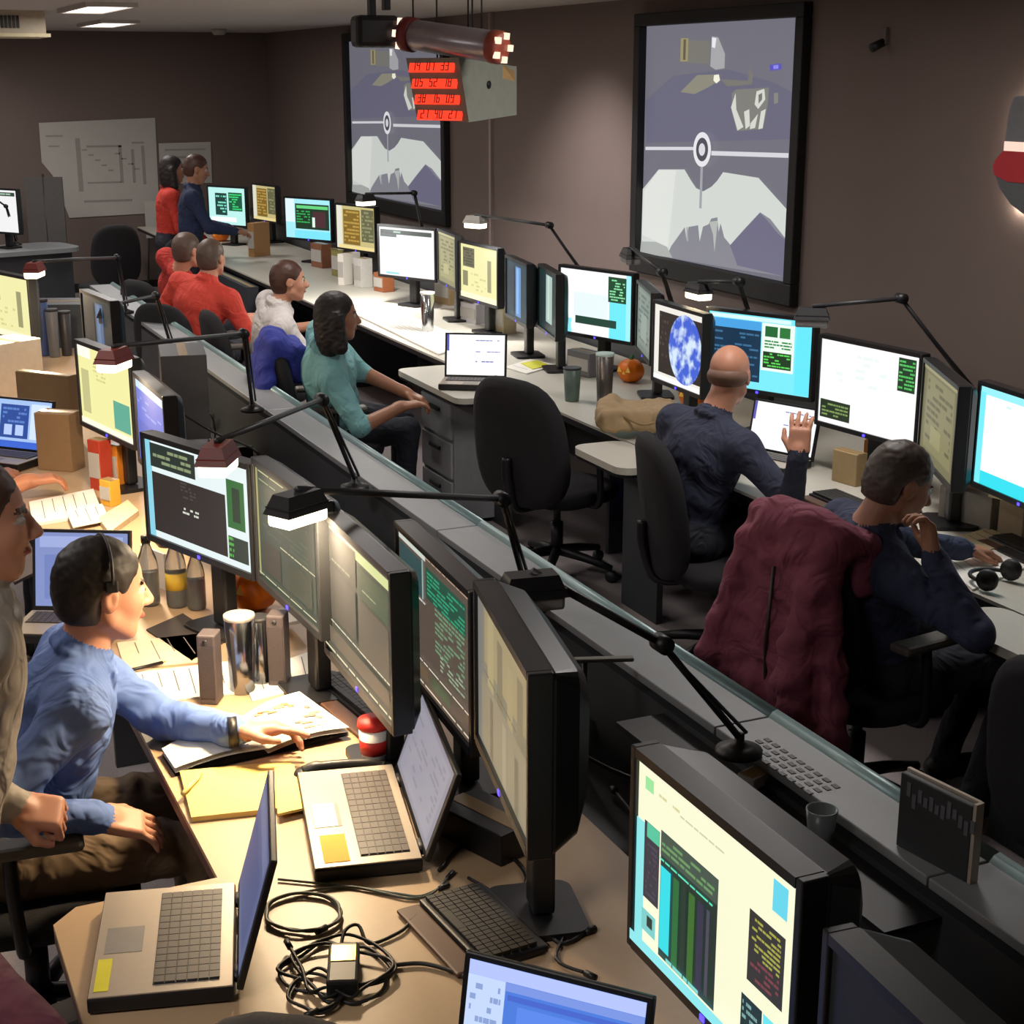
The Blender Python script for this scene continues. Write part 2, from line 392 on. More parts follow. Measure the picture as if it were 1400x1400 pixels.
# local: -y faces the clock side, x right
Wb, Db, Hb = .235, .40, .24
tp = .07
def qbox(m, y0, y1, mt):
    vs = [(-Wb / 2, y0, -Hb * .97), (Wb / 2, y0, -Hb), (-Wb / 2, y0 - .075, 0), (Wb / 2, y0 - .075, 0), (-Wb / 2, y1, -Hb * .92), (Wb / 2, y1, -Hb * .92), (-Wb / 2, y1, -.03), (Wb / 2, y1, -.03)]
    m.add(vs, [(0, 1, 3, 2), (4, 6, 7, 5), (0, 4, 5, 1), (2, 3, 7, 6), (0, 2, 6, 4), (1, 5, 7, 3)], mt)
m = MB(); qbox(m, 0, Db, mat('clock_box_grey', '#8f9387', .5)); m.build('housing', t)
m = MB().lathe([(0, 0), (.014, 0), (.016, .004), (0, .004)], BLK, n=12, T=TR((Wb / 2, .16, -.1), ry=math.pi / 2)).build('side_knob', t)
slope = math.atan2(.075, Hb)
for i in range(4):
    zz = -Hb * (i + .5) / 4; yy = -.075 * (1 + zz / Hb) - .003
    T = TR((-.005, yy, zz), rx=math.pi / 2 + slope * -1)
    r = MB().box((-.1, -.024, -.004), (.1, .024, .004), em('#ff3a22', 1.5), T).build('clock_row', t)
    SEG = {'0': 'abcdef', '1': 'bc', '2': 'abged', '3': 'abgcd', '4': 'fgbc', '5': 'afgcd', '6': 'afgedc', '7': 'abc', '8': 'abcdefg', '9': 'abfgcd'}
    x = -.085; mm = MB()
    for ch in ('14', '05', '38', '21')[i] + '  ' + ('07', '52', '16', '40')[i] + '  ' + ('33', '18', '09', '27')[i]:
        if ch in SEG:
            for sg in SEG[ch]:
                bx = dict(a=(0, .016, .014, .019), d=(0, -.019, .014, -.016), g=(0, -.0015, .014, .0015), f=(0, 0, .003, .019), b=(.011, 0, .014, .019), e=(0, -.019, .003, 0), c=(.011, -.019, .014, 0))[sg]
                mm.box((x + bx[0], bx[1], .004), (x + bx[2], bx[3], .0055), mat('clock_segment_dark', '#5a0a06', .5), T)
            x += .02; mm.build('digit', r); mm = MB()
        else: x += .012
for x, y in ((-.08, .1), (.08, .1), (0, .32)): MB().tube([(x, y, -.02), (x, y, CEIL - 2.37)], .004, BLK, n=6).build('hanger_rod', t)

p0 = _C + ray(552, 46) * (6.0 / F); p1 = _C + ray(690, 66) * (5.75 / F)
t = thing('telescope_model', 'silver cylinder spacecraft model with red and gold ends hung from ceiling', 'model', p0)
ax = p1 - p0; L = ax.length; q = ax.to_track_quat('Z', 'Y').to_matrix().to_4x4()
SILV = mat('model_silver_foil', '#b9b5be', .3, .6, scale=40)
MB().lathe([(.0, .055), (.055, .055), (.058, .06), (.058, L - .06), (.055, L - .055), (0, L - .055)], SILV, 28, q).build('tube', t)
MB().lathe([(0, 0), (.05, 0), (.066, .012), (.066, .05), (.055, .055)], mat('model_red_ring', '#7a2a2c', .4), 28, q).build('aft_ring', t)
m = MB()
for i in range(6):
    a_ = i * math.pi / 3; m.box((-.013, -.013, -.006), (.013, .013, .01), em('#ffd9c4', 1.6), q @ TR((.052 * math.cos(a_), .052 * math.sin(a_), 0)))
m.build('aft_lamp', t)
MB().lathe([(.055, L - .06), (.062, L - .055), (.062, L - .02), (.05, L - .01), (.0, L - .01)], mat('model_red_ring2', '#a85040', .4), 28, q).build('front_ring', t)
m = MB()
for i in range(5):
    a_ = i * 2 * math.pi / 5; m.box((-.012, -.012, -.004), (.012, .012, .012), em('#ffe0c4', 1.3), q @ TR((.045 * math.cos(a_), .045 * math.sin(a_), L - .012)))
m.build('front_lamp', t)
m = MB(); m.add([(0, 0, 0), (.05, .0, -.025), (.055, .01, -.06), (0, .0, -.05), (0, .01, 0), (.05, .01, -.025)], [(0, 1, 2, 3), (0, 3, 2, 4), (1, 0, 4, 5), (2, 1, 5)], mat('gold_flap_foil', '#d6b27c', .35, .4), False, TR(ax * .98 + Vector((0, 0, -.06))))
m.build('aperture_door', t)
m = MB()
for f_ in (.1, .65): m.tube([ax * f_ + Vector((0, 0, .05)), Vector((ax.x * f_, ax.y * f_, CEIL - p0.z))], .0035, BLK, n=6)
m.build('hanging_wire', t)
t = thing('ceiling_bracket', 'black ceiling bracket beside the hung silver model', 'bracket', (p0.x - .1, p0.y + .05, CEIL))
m = MB(); m.box((-.025, -.02, -.26), (.0, .02, 0), BLK, bev=.003); m.box((.035, -.02, -.22), (.06, .02, 0), BLK, bev=.003); m.build('bracket_arm', t)
MB().box((-.09, -.05, -.36), (.09, .05, -.24), BLK, bev=.02).build('bracket_head', t)

# ================================================================== CONSOLE FURNITURE
def rounded_top(name, label, poly, z0, z1, mt, edge, cat='desk', parent=None):
    t = thing(name, label, cat, (poly[0][0], poly[0][1], 0))
    o = poly[0]; pl = [(x - o[0], y - o[1]) for x, y in poly]
    MB().prism(pl, z1 - .012, z1, mt).build('desktop', t)
    cx = sum(x for x, y in pl) / len(pl); cy = sum(y for x, y in pl) / len(pl)
    MB().prism(pl, z0, z1 - .012, edge).build('edge_band', t)
    return t
ZD = 0.74
# near row worktop with a return towards the camera side
pB = [(0.6, 2.79), (0.6, 9.6), (1.4, 9.6), (1.4, 0.9), (0.66, 0.9), (0.66, 2.17), (0.27, 2.17), (0.27, 2.74), (0.32, 2.79)]
t = rounded_top('worktop', 'long tan worktop under the near row of monitors', pB[::-1], ZD - .04, ZD, DESK, EDGE)
o = pB[::-1][0]
for y in (1.0, 3.0, 5.0, 7.0, 9.4):
    MB().box((0.75 - o[0], y - o[1], 0), (1.38 - o[0], y - o[1] + .03, ZD - .041), CONSD).build('support_panel', t)
# console back of the near row: vertical panel, ledge, lip
t = thing('console_ledge', 'long grey metal console ledge running diagonally behind the near monitors', 'console', (1.75, 0.6, 0))
MB().box((.12, 0, 0), (.17, 11.4, .73), CONSD).build('back_panel', t)
LX0, LX1 = .12, .275
SEGS = [(0, 1.55), (1.556, 2.35), (2.356, 4.2), (4.206, 6.4), (6.406, 8.6), (8.606, 11.4)]
for a, b in SEGS:
    MB().box((LX0, a, .752), (LX1, b, .775), CONS, bev=.003).build('ledge_panel', t)
LIP = mat('teal_grey_lip', '#7f9a9c', .35, .2)
for a, b in SEGS:
    vs = []
    prof = [(LX1 - .004, .755), (LX1 - .004, .775), (LX1 + .008, .788), (LX1 + .022, .792), (LX1 + .032, .785), (LX1 + .034, .74), (LX1 + .005, .74)]
    n = len(prof); vs = [(x, a, z) for x, z in prof] + [(x, b, z) for x, z in prof]
    MB().add(vs, [tuple(range(n)), tuple(range(2 * n - 1, n - 1, -1))] + [(i, n + i, n + (i + 1) % n, (i + 1) % n) for i in range(n)], LIP, True).build('ledge_lip', t)
MB().box((-.02, 1.5, .70), (.118, 2.6, .715), BLK).build('under_shelf', t)
# perforated vent field in the ledge near the camera
pv = P(1075, 1042, .776)
for r in range(4):
    for k in range(9):
        MB().box((pv.x - 1.75 - .048 + r * .024, pv.y - .6 - .16 + k * .034, .7752), (pv.x - 1.75 - .036 + r * .024, pv.y - .6 - .14 + k * .034, .7768), BLK).build('vent_slot', t)
# far row worktop along the right wall, with returns
t = thing('worktop', 'long pale worktop under the far row of monitors by the right wall', 'desk', (3.2, 1.8, 0))
MB().prism([(0, 0), (1.0, 0), (1.0, 15.2), (0, 15.2)], ZD - .012, ZD, DESKA).build('desktop', t)
MB().prism([(0, 0), (1.0, 0), (1.0, 15.2), (0, 15.2)], ZD - .04, ZD - .012, BLK).build('edge_band', t)
for y in (.1, 2.4, 4.7, 7.0, 9.3, 11.6, 15.0): MB().box((.25, y, 0), (.98, y + .03, ZD - .041), CONSD).build('support_panel', t)
def ret(label, x0, y0, y1):
    t = thing('desk_return', label, 'desk', (3.19, (y0 + y1) / 2, 0)); h = (y1 - y0) / 2; d = 3.19 - x0
    MB().prism(rrect(-d, -h, .0, h, .07), ZD - .03, ZD, DESKA).build('desktop', t)
    MB().prism(rrect(-d + .004, -h + .004, -.004, h - .004, .07), ZD - .045, ZD - .03, BLK).build('edge_band', t)
    MB().box((-.03, -h + .08, 0), (0, h - .08, ZD - .046), CONSD).build('support_panel', t)
ret('pale rounded desk return under the open white-screened laptop', 2.86, 7.02, 7.95)
ret('pale desk return end beside the bald man\'s empty chair', 2.93, 5.42, 5.9)
ret('pale desk return end at the right edge, below the headphones', 2.95, 2.5, 3.46)
t = thing('console_ledge', 'dark console back behind the far row of monitors', 'console', (4.22, 1.8, 0))
MB().box((.0, 0, 0), (.08, 15.2, .86), CONSD).build('back_panel', t)
MB().box((-.02, 0, .861), (.3, 15.2, .9), CONSD, bev=.006).build('ledge_panel', t)
# drawer pedestal
t = thing('drawer_pedestal', 'grey drawer pedestal under the laptop desk return', 'cabinet', (2.93, 7.46, 0))
MB().box((-.0, -.2, .03), (.24, .24, .68), mat('pedestal_grey', '#8e9093', .5)).build('body', t)
for i in range(3):
    z = .05 + i * .21
    d = MB().box((-.016, -.19, z), (0, .23, z + .19), mat('pedestal_front', '#9a9c9e', .5), bev=.003).build('drawer', t)
    MB().box((-.03, -.05, z + .13), (-.016, .09, z + .15), DK).build('handle', d)

# ================================================================== MONITORS
def screen_mesh(w, h, bg, items, st=1.0, y=0.0, seed=1):
    """flat picture: rows of coloured windows and text bars, u,v from the top left, drawn facing -y with its centre at the origin"""
    r = random.Random(seed); m = MB()
    def rect(u0, v0, u1, v1, col, lay, s=1.0, mt=None):
        a, b = -w / 2 + u0 * w, -w / 2 + u1 * w; c, d = h / 2 - v1 * h, h / 2 - v0 * h; yy = y - lay * .0005
        m.add([(a, yy, c), (b, yy, c), (b, yy, d), (a, yy, d)], [(0, 1, 2, 3)], mt or em(col, st * s))
    rect(0, 0, 1, 1, bg, 0)
    lay = 0
    for it in items:
        lay += 1
        if it[0] == 'r': rect(it[1], it[2], it[3], it[4], it[5], lay, *(it[6:7]))
        elif it[0] == 't':                                  # rows of text
            _, u0, v0, u1, v1, col, rows, fill = it[:8]
            dv = (v1 - v0) / rows
            for i in range(rows):
                u = u0
                while u < u1:
                    ln = r.uniform(.03, .12) * (u1 - u0) * 2
                    if r.random() < fill: rect(u, v0 + dv * (i + .2), min(u1, u + ln), v0 + dv * (i + .72), col, lay)
                    u += ln + .02 * (u1 - u0)
        elif it[0] == 'c':                                  # disc
            _, u, v, rad, mt = it; n = 32
            vs = [(-w / 2 + u * w + rad * math.cos(2 * math.pi * i / n), y - lay * .0005, h / 2 - v * h + rad * math.sin(2 * math.pi * i / n)) for i in range(n)]
            m.add(vs, [tuple(range(n))], mt)
        elif it[0] == 'p':
            _, pts, col = it
            m.add([(-w / 2 + u * w, y - lay * .0005, h / 2 - v * h) for u, v in pts][::-1], [tuple(range(len(pts)))], em(col, st))
    return m
EARTH = em_noise('earth_globe_picture', '#3f62d8', '#d9ecff', 14, 1.0)
WHT = '#f6fbff'
CONT = {
 'teal': ('#bff5f0', [('r', .18, .15, .5, .75, '#123c36'), ('t', .2, .2, .48, .7, '#7fe9cf', 6, .5), ('r', .55, .12, .92, .62, '#0c5a3c'), ('t', .57, .15, .9, .6, '#3fe27a', 7, .6), ('r', .05, .8, .75, .92, '#ffffff')]),
 'amberpair': ('#d8c98a', [('r', .0, .0, .15, 1, '#f6f2e0'), ('r', .18, .08, .62, .9, '#8a6c26'), ('t', .2, .1, .6, .85, '#c9a24a', 9, .7), ('r', .66, .05, .98, .8, '#6d6c4a'), ('t', .68, .08, .96, .78, '#9a9a70', 8, .6), ('r', .05, .92, .98, 1, '#ffe9a0')]),
 'greenwin': ('#a9f0fb', [('r', .0, .0, .2, .6, '#e6faff'), ('r', .22, .12, .97, .76, '#15351f'), ('r', .25, .16, .95, .24, '#66d880'), ('t', .25, .28, .55, .62, '#2fae55', 5, .75), ('r', .62, .3, .9, .7, '#4a2a30'), ('r', .6, .45, .66, .7, '#e8fff0'), ('r', .2, .8, 1, 1, '#7fe9ff')]),
 'white': ('#ffffff', [('r', .02, .05, .95, .14, '#33463e'), ('t', .05, .06, .9, .13, '#a9c9b4', 1, .5), ('r', .02, .14, .32, .2, '#4d625a'), ('r', .12, .93, .36, .97, '#9fe8ee')]),
 'yellow': ('#f4efae', [('r', .06, .06, .38, .42, '#6b6750'), ('t', .08, .08, .36, .4, '#47442f', 6, .7), ('r', .06, .5, .2, .78, '#8a875f'), ('r', .74, .22, .84, .8, '#9f9c70'), ('t', .3, .5, .7, .85, '#dcd68f', 5, .4), ('r', 0, .9, 1, 1, '#fffbd6')]),
 'yellowdim': ('#8f8a63', [('r', .1, .08, .9, .9, '#a59f70'), ('t', .14, .12, .86, .8, '#77734f', 9, .6), ('r', .0, .0, 1, .05, '#c2bb8a'), ('r', .3, .6, .6, .8, '#b9b27d')]),
 'bluedark': ('#123a48', [('r', .45, .08, .7, .95, '#5f92d0'), ('r', .5, .1, .6, .9, '#86b8ee'), ('r', .05, .1, .4, .9, '#16303f')]),
 'tealdark': ('#0f2e30', [('r', .4, .06, .75, .85, '#a9c4bc'), ('r', .5, .06, .6, .8, '#c6d8d0'), ('r', .05, .1, .35, .9, '#123')[:5] + ('#182c2e',)]),
 'whitecyan': ('#ffffff', [('r', .0, .78, .16, 1, '#8af2ff'), ('r', .68, .05, .93, .44, '#1f4a30'), ('t', .7, .08, .91, .42, '#8fe8a8', 8, .6), ('r', .7, .44, 1, 1, '#74f0ff'), ('r', .22, .72, .8, .84, '#24463a'), ('r', .93, .0, 1, 1, '#a6f6ff'), ('r', .2, .35, .68, .72, '#eefcff'), ('r', .16, .84, .7, .93, '#ffffff')]),
 'dimgreen': ('#7d8a80', [('r', .08, .06, .9, .9, '#8f9a90'), ('t', .1, .1, .85, .85, '#66756a', 9, .6), ('r', .3, .4, .7, .8, '#a2ada2')]),
 'earth': ('#f3efe6', [('r', .1, .08, .99, .9, '#2a211d'), ('r', .0, .94, 1, 1, '#ffffff'), ('t', .12, .1, .3, .85, '#4e4036', 10, .3), ('c', .66, .5, .158, EARTH)]),
 'console': ('#7ff0ff', [('r', .02, .02, .8, .07, '#dffcff'), ('r', .03, .08, .52, .9, '#13344f'), ('r', .03, .08, .52, .2, '#4aa6e8'), ('t', .05, .24, .5, .85, '#3d6f96', 12, .5), ('r', .53, .08, .84, .72, '#f3fff6'), ('r', .56, .12, .68, .26, '#1f6a34'), ('r', .7, .12, .8, .26, '#2b7a3a'), ('t', .56, .3, .82, .42, '#2f8a44', 3, .8), ('r', .55, .46, .82, .68, '#1c3b20'), ('t', .56, .47, .81, .67, '#5fdc5a', 5, .7), ('r', .86, .02, 1, .98, '#68ecff')]),
 'whitetwo': ('#ffffff', [('r', .8, .04, .97, .42, '#1e3a24'), ('t', .81, .06, .96, .4, '#55c860', 8, .65), ('r', .02, .72, .34, .94, '#23331f'), ('t', .04, .75, .32, .92, '#7f9a5a', 4, .7), ('t', .1, .1, .7, .5, '#f2fbf8', 5, .4)]),
 'whiteaqua': ('#ffffff', [('r', 0, 0, 1, .08, '#9ff6ff'), ('r', 0, .86, 1, 1, '#38e6f6'), ('r', 0, .06, .06, 1, '#7df3ff'), ('t', .2, .12, .8, .2, '#d9f6fa', 2, .4)]),
 'b1': ('#e8f6f6', [('r', .0, .0, .06, 1, '#8fd6ea'), ('r', .05, .03, .5, .27, '#23302a'), ('t', .08, .06, .46, .24, '#8a9a72', 3, .6), ('r', .06, .32, .78, .93, '#2c2622'), ('t', .35, .33, .5, .5, '#4a4640', 5, .5), ('t', .36, .58, .52, .66, '#d8dccf', 2, .7), ('r', .8, .15, .96, .62, '#2c6b34'), ('r', .85, .22, .92, .55, '#223a28'), ('r', .8, .7, .98, .93, '#2a3a30'), ('t', .8, .7, .85, .92, '#58b848', 4, .7)]),
 'b2': ('#2c4436', [('r', .0, .03, .03, .97, '#b9b877'), ('t', .05, .03, .98, .05, '#d9d79a', 1, .9), ('t', .06, .1, .9, .12, '#9fb48a', 1, .8), ('r', .05, .14, .95, .9, '#33483a'), ('t', .1, .2, .85, .55, '#3e5a48', 8, .5), ('t', .4, .56, .95, .58, '#e6e4b8', 1, .95), ('r', .1, .62, .4, .88, '#3a3a2c'), ('r', .55, .62, .9, .88, '#30422f'), ('t', .02, .93, .98, .95, '#e9e6bb', 1, .95)]),
 'b3': ('#56584a', [('r', .0, .0, .08, .3, '#f2f0b0'), ('r', .08, .03, .5, .05, '#d8e8c2'), ('r', .5, .03, 1, .1, '#e9f5a8'), ('r', .1, .07, .5, .3, '#3d4a34'), ('t', .12, .25, .45, .28, '#b0b48c', 1, .9), ('r', .54, .12, .97, .34, '#35573a'), ('t', .56, .26, .8, .28, '#b9c49a', 1, .9), ('r', .1, .33, .5, .7, '#4c4a3c'), ('r', .54, .36, .97, .75, '#5d5848'), ('t', .1, .72, .55, .74, '#fdfbdc', 1, 1), ('t', .55, .72, .98, .74, '#fdfbdc', 1, 1), ('r', .05, .78, .97, .9, '#6d6350'), ('t', .0, .94, 1, .97, '#fff7d0', 1, 1)]),
 'b4': ('#67594e', [('r', .0, .0, .4, .06, '#e8eee0'), ('t', .4, .02, 1, .04, '#c9a58c', 1, .9), ('r', .02, .08, .36, .34, '#3d5a5c'), ('t', .02, .35, .4, .375, '#e6ece6', 1, 1), ('r', .36, .06, .38, .34, '#a9c4bc'), ('r', .42, .08, .95, .3, '#2f5c4a'), ('t', .44, .1, .94, .3, '#3fae80', 7, .7), ('t', .55, .3, .94, .62, '#7fa882', 10, .65), ('t', .62, .6, .94, .72, '#a9bfa0', 4, .7), ('t', .3, .78, 1, .8, '#fff6dd', 1, 1), ('r', .5, .82, .75, .9, '#5a6a4c'), ('r', .0, .82, .45, .9, '#7a6650'), ('t', 0, .93, 1, .955, '#ffeed0', 1, 1)]),
 'b5': ('#9a937d', [('r', .0, .0, .12, 1, '#8b8b84'), ('r', .15, .04, .98, .4, '#b5a67c'), ('r', .22, .05, .34, .92, '#c2b487'), ('r', .42, .1, .52, .92, '#8f866a'), ('r', .62, .14, .72, .92, '#b9ab80'), ('r', .8, .1, .9, .92, '#92896c'), ('t', .16, .44, .98, .46, '#6f684f', 1, .9), ('r', .12, .5, .98, .95, '#a39a80'), ('r', .3, .55, .36, .95, '#857d66'), ('r', .55, .55, .62, .95, '#b5ab8e'), ('r', .78, .6, .84, .95, '#857d66')]),
 'off': ('#101214', [('r', .0, .0, .01, .01, '#14171a')]),
 'b6': ('#fbfbd8', [('r', .05, .07, .11, .14, '#9fe8a0'), ('t', .15, .1, .3, .13, '#d9d6a0', 1, .6), ('t', .3, .12, .6, .14, '#cfd3ae', 1, .8), ('r', .0, .32, .06, 1, '#8fe8ea'), ('r', .06, .3, .17, .72, '#3d3a44'), ('r', .08, .3, .17, .38, '#58c8a0'), ('t', .08, .4, .16, .7, '#4d4a56', 10, .6), ('r', .06, .78, .16, .9, '#7fd0cc'), ('r', .1, .8, .14, .86, '#2d3a34'), ('r', .19, .27, .57, .95, '#26352e'), ('r', .19, .27, .57, .4, '#46564c'), ('t', .2, .29, .55, .38, '#6d9a64', 3, .6), ('t', .19, .41, .55, .43, '#5fe8c0', 1, 1), ('r', .2, .45, .27, .9, '#35e0ea'), ('r', .29, .45, .33, .92, '#2c6e3c'), ('r', .35, .45, .38, .92, '#223a30'), ('r', .4, .45, .44, .92, '#3c6e30'), ('r', .46, .45, .5, .92, '#34344c'), ('r', .52, .45, .54, .9, '#4a4a5c'), ('t', .22, .9, .52, .94, '#7fd8d0', 1, .8), ('r', .0, .94, 1, 1, '#8feaf0'), ('r', .9, .02, .98, .17, '#68d8ee'), ('r', .78, .25, .98, .6, '#33312f'), ('t', .8, .27, .96, .46, '#a8a848', 8, .6), ('t', .8, .46, .96, .58, '#7a4046', 4, .5), ('r', .76, .68, .88, 1, '#1d3436'), ('t', .77, .7, .87, .98, '#7faaa6', 8, .5), ('r', .89, .68, .98, 1, '#6fe6f2')]),
 'laptopblue': ('#4f7fe0', [('r', .0, .0, 1, .1, '#b9c8ff'), ('r', .0, .1, .22, 1, '#c9dcff'), ('t', .02, .14, .2, .6, '#8fa6d8', 6, .5), ('r', .22, .1, 1, .16, '#7f9ae8'), ('r', .3, .25, .95, .9, '#5f8cf0'), ('r', .24, .18, .98, .22, '#4a6ad0')]),
 'laptopwhite': ('#ffffff', [('t', .5, .12, .92, .16, '#7a7ac0', 1, .7), ('t', .5, .4, .92, .44, '#8a8ac8', 1, .7), ('t', .5, .64, .92, .69, '#6a6ab8', 1, .7), ('r', .0, .0, .04, .4, '#5a5ab8')]),
 'laptopgrey': ('#8f8f9c', [('r', .05, .06, .95, .94, '#9a9aa8'), ('t', .1, .1, .9, .8, '#8a8a98', 10, .4)]),
 'laptopdim': ('#7d8cc0', [('r', .05, .05, .95, .2, '#9aa8d8'), ('r', .1, .3, .9, .9, '#6f7fb8')]),
 'bluefig': ('#a9c8f6', [('r', .0, .0, .08, 1, '#6f9ae8'), ('r', .12, .1, .62, .8, '#2f4f9c'), ('t', .16, .15, .58, .5, '#5f86d0', 4, .6), ('r', .2, .52, .34, .74, '#bcd2ff'), ('r', .4, .52, .54, .74, '#bcd2ff'), ('r', .0, .86, 1, 1, '#3f6ad8'), ('r', .66, .06, .98, .8, '#d9ecff')]),
 'bluewin': ('#5f72d8', [('r', 0, 0, 1, .12, '#cfe4f4'), ('t', .05, .2, .95, .4, '#8fa2ee', 4, .5), ('r', .0, .5, .7, 1, '#5566c8')]),
 'yellowpale': ('#f6f2a8', [('r', 0, 0, .25, .15, '#fffef0'), ('r', .05, .3, .2, .85, '#c9c58a'), ('r', .65, .55, .95, .9, '#5fae96'), ('t', .3, .2, .6, .4, '#d8d48c', 4, .5), ('r', 0, .93, 1, 1, '#fffde8')]),
}
SHELL = mat('monitor_shell', '#1d1e20', .4, var=.15)
SHELLT = mat('monitor_back_shell', '#23292c', .3, var=.1)
def second(TL, xR, z, w, near=True):
    p = P(TL[0], TL[1], z); a = P(xR, TL[1] - 20, z); b = P(xR, TL[1] + 60, z)
    p2 = Vector((p.x, p.y)); a2 = Vector((a.x, a.y)); d = (Vector((b.x, b.y)) - a2).normalized(); m_ = a2 - p2
    B = m_.dot(d); D = B * B - (m_.dot(m_) - w * w)
    D = max(D, 0); s = math.sqrt(D)
    c1 = a2 + d * (-B - s); c2 = a2 + d * (-B + s)
    q = min((c1, c2), key=lambda v: v.length) if near else max((c1, c2), key=lambda v: v.length)
    return p2, q
def monitor(label, TL, xR, content, w=.57, h=.36, ztop=1.3, group=None, near=True, st=1.0, led=True, zb=ZD, ang=None, deep=.085, p2=None):
    if p2 is None:
        p2, q = second(TL, xR, ztop, w, near)
        d = (q - p2).normalized()
    else: p2 = Vector(p2)
    if ang is not None: d = Vector((math.cos(ang), math.sin(ang)))
    rz = math.atan2(d.y, d.x); mid = p2 + d * (w / 2)
    nrm = Vector((d.y, -d.x))                       # towards the viewer of the screen
    base = mid - nrm * .075
    t = thing('computer_monitor', label, 'monitor', (base.x, base.y, zb), rz, group)
    H0 = ztop - zb - h; H1 = ztop - zb; yf = -.075
    MB().prism(rrect(-.1, -.085, .1, .085, .03), 0, .014, BLK).build('stand_base', t)
    MB().box((-.035, -.015, .016), (.035, .03, H0 + h * .45), SHELL, bev=.008).build('stand_neck', t)
    bz = .016; m = MB()
    m.box((-w / 2, yf, H0), (-w / 2 + bz, yf + .045, H1), SHELL, bev=.003); m.box((w / 2 - bz, yf, H0), (w / 2, yf + .045, H1), SHELL, bev=.003)
    m.box((-w / 2 + bz, yf, H0), (w / 2 - bz, yf + .045, H0 + bz * 1.2), SHELL); m.box((-w / 2 + bz, yf, H1 - bz), (w / 2 - bz, yf + .045, H1), SHELL)
    m.build('bezel', t)
    # tapered back shell
    y0, y1 = yf + .012, yf + deep; a = w / 2 - .004; c = w / 2 * .72
    def ring(yy, hw, z0, z1, r): return [(x, yy, z) for x, z in rrect(-hw, z0, hw, z1, r, 4)]
    R = [ring(y0, a, H0 + .004, H1 - .004, .01), ring(yf + .05, a, H0 + .004, H1 - .004, .012), ring(yf + .05 + (deep - .05) * .6, a * .93, H0 + .02, H1 - .015, .03), ring(y1, c, H0 + .06, H1 - .05, .05)]
    n = len(R[0]); vs = [v for r_ in R for v in r_]
    fs = [(j * n + i, j * n + (i + 1) % n, (j + 1) * n + (i + 1) % n, (j + 1) * n + i) for j in range(3) for i in range(n)] + [tuple(range(n))[::-1], tuple(range(3 * n, 4 * n))]
    MB().add(vs, fs, SHELLT, False).build('back_shell', t)
    bg, items = CONT[content]
    sw, sh = w - 2 * bz, h - 2.2 * bz
    s = screen_mesh(sw, sh, bg, items, st, 0, seed=int(abs(TL[0]) if TL else 5) + 3).build('screen', t); s.location = (0, yf + .008, (H0 + bz * 1.2 + H1 - bz) / 2)
    if led: MB().box((.0, yf - .002, H0 + .004), (.012, yf, H0 + .014), LED).build('power_light', t)
    return t
GA = 'monitors of the far row'; GB = 'monitors of the near row'
monitor('farthest monitor, teal data windows, beside the standing man in navy', (282, 253), 335, 'teal', w=.52, h=.38, group=GA)
monitor('dim amber monitor just right of the farthest teal monitor', (343, 250), 376, 'amberpair', w=.52, h=.36, group=GA, st=.8)
monitor('cyan monitor with a green data window behind the man in white', (387, 268), 452, 'greenwin', h=.37, group=GA)
monitor('amber striped monitor beside the cyan monitor with green window', (457, 277), 512, 'amberpair', h=.38, group=GA, st=.9)
monitor('all white monitor under the far projection screen', (515, 306), 595, 'white', h=.37, group=GA)
monitor('narrow angled yellow monitor right of the all white monitor', (597, 312), 622, 'yellowdim', w=.5, h=.36, ztop=1.325, group=GA)
monitor('pale yellow monitor with a grey window, above the white laptop', (627, 328), 680, 'yellow', h=.37, group=GA)
monitor('angled dark teal monitor with blue stripe, behind the white laptop', (690, 348), 720, 'bluedark', w=.5, h=.36, group=GA)
monitor('angled dark monitor with pale stripe, left of the white cyan monitor', (735, 360), 760, 'tealdark', w=.5, h=.36, group=GA)
monitor('white and cyan monitor left of the large projection screen', (763, 361), 866, 'whitecyan', w=.58, h=.385, group=GA)
monitor('angled grey monitor between the white cyan one and the globe', (870, 382), 890, 'dimgreen', w=.5, h=.36, group=GA, st=.8)
monitor('monitor showing a blue globe beside the bald man', (892, 409), 962, 'earth', w=.5, h=.38, ztop=1.31, group=GA)
monitor('cyan console monitor directly behind the bald man\'s head', (965, 419), 1115, 'console', w=.57, h=.365, group=GA)
monitor('white monitor with two dark windows right of the bald man', (1119, 456), 1261, 'whitetwo', w=.57, h=.375, group=GA)
monitor('angled dim olive monitor above the man in navy shirt', (1262, 488), 1311, 'yellowdim', w=.57, h=.37, group=GA, st=.6)
monitor('white monitor with aqua border cut by the right edge', (1337, 519), 1480, 'whiteaqua', w=.57, h=.375, group=GA)
# near row
monitor('near row dark screen monitor with white frame, lamp in front', (190, 590), 340, 'b1', w=.56, h=.33, ztop=1.3, group=GB)
monitor('angled dark green monitor under the lit desk lamp', (342, 624), 432, 'b2', w=.52, h=.35, ztop=1.33, group=GB, st=.8)
monitor('olive monitor with bright table rules, third from the near end of its row', (436, 695), 533, 'b3', w=.55, h=.37, group=GB, st=.75)
monitor('monitor with a green text column left of the thick dark monitor', (538, 711), 642, 'b4', w=.56, h=.365, group=GB, st=.75)
monitor('thick monitor with beige striped picture and dark shell, seen almost edge on', (646, 791), 722, 'b5', w=.52, h=.345, ztop=1.345, group=GB, st=.7, deep=.125)
monitor('bright yellow and cyan monitor in the foreground at the bottom', (862, 1017), 1097, 'b6', w=.47, h=.35, group=GB, deep=.15)
monitor('switched off dark monitor at the bottom right corner', None, None, 'off', w=.5, h=.36, ztop=1.26, group=GB, p2=(1.07, 1.42), ang=math.radians(-94), deep=.14, st=.6)
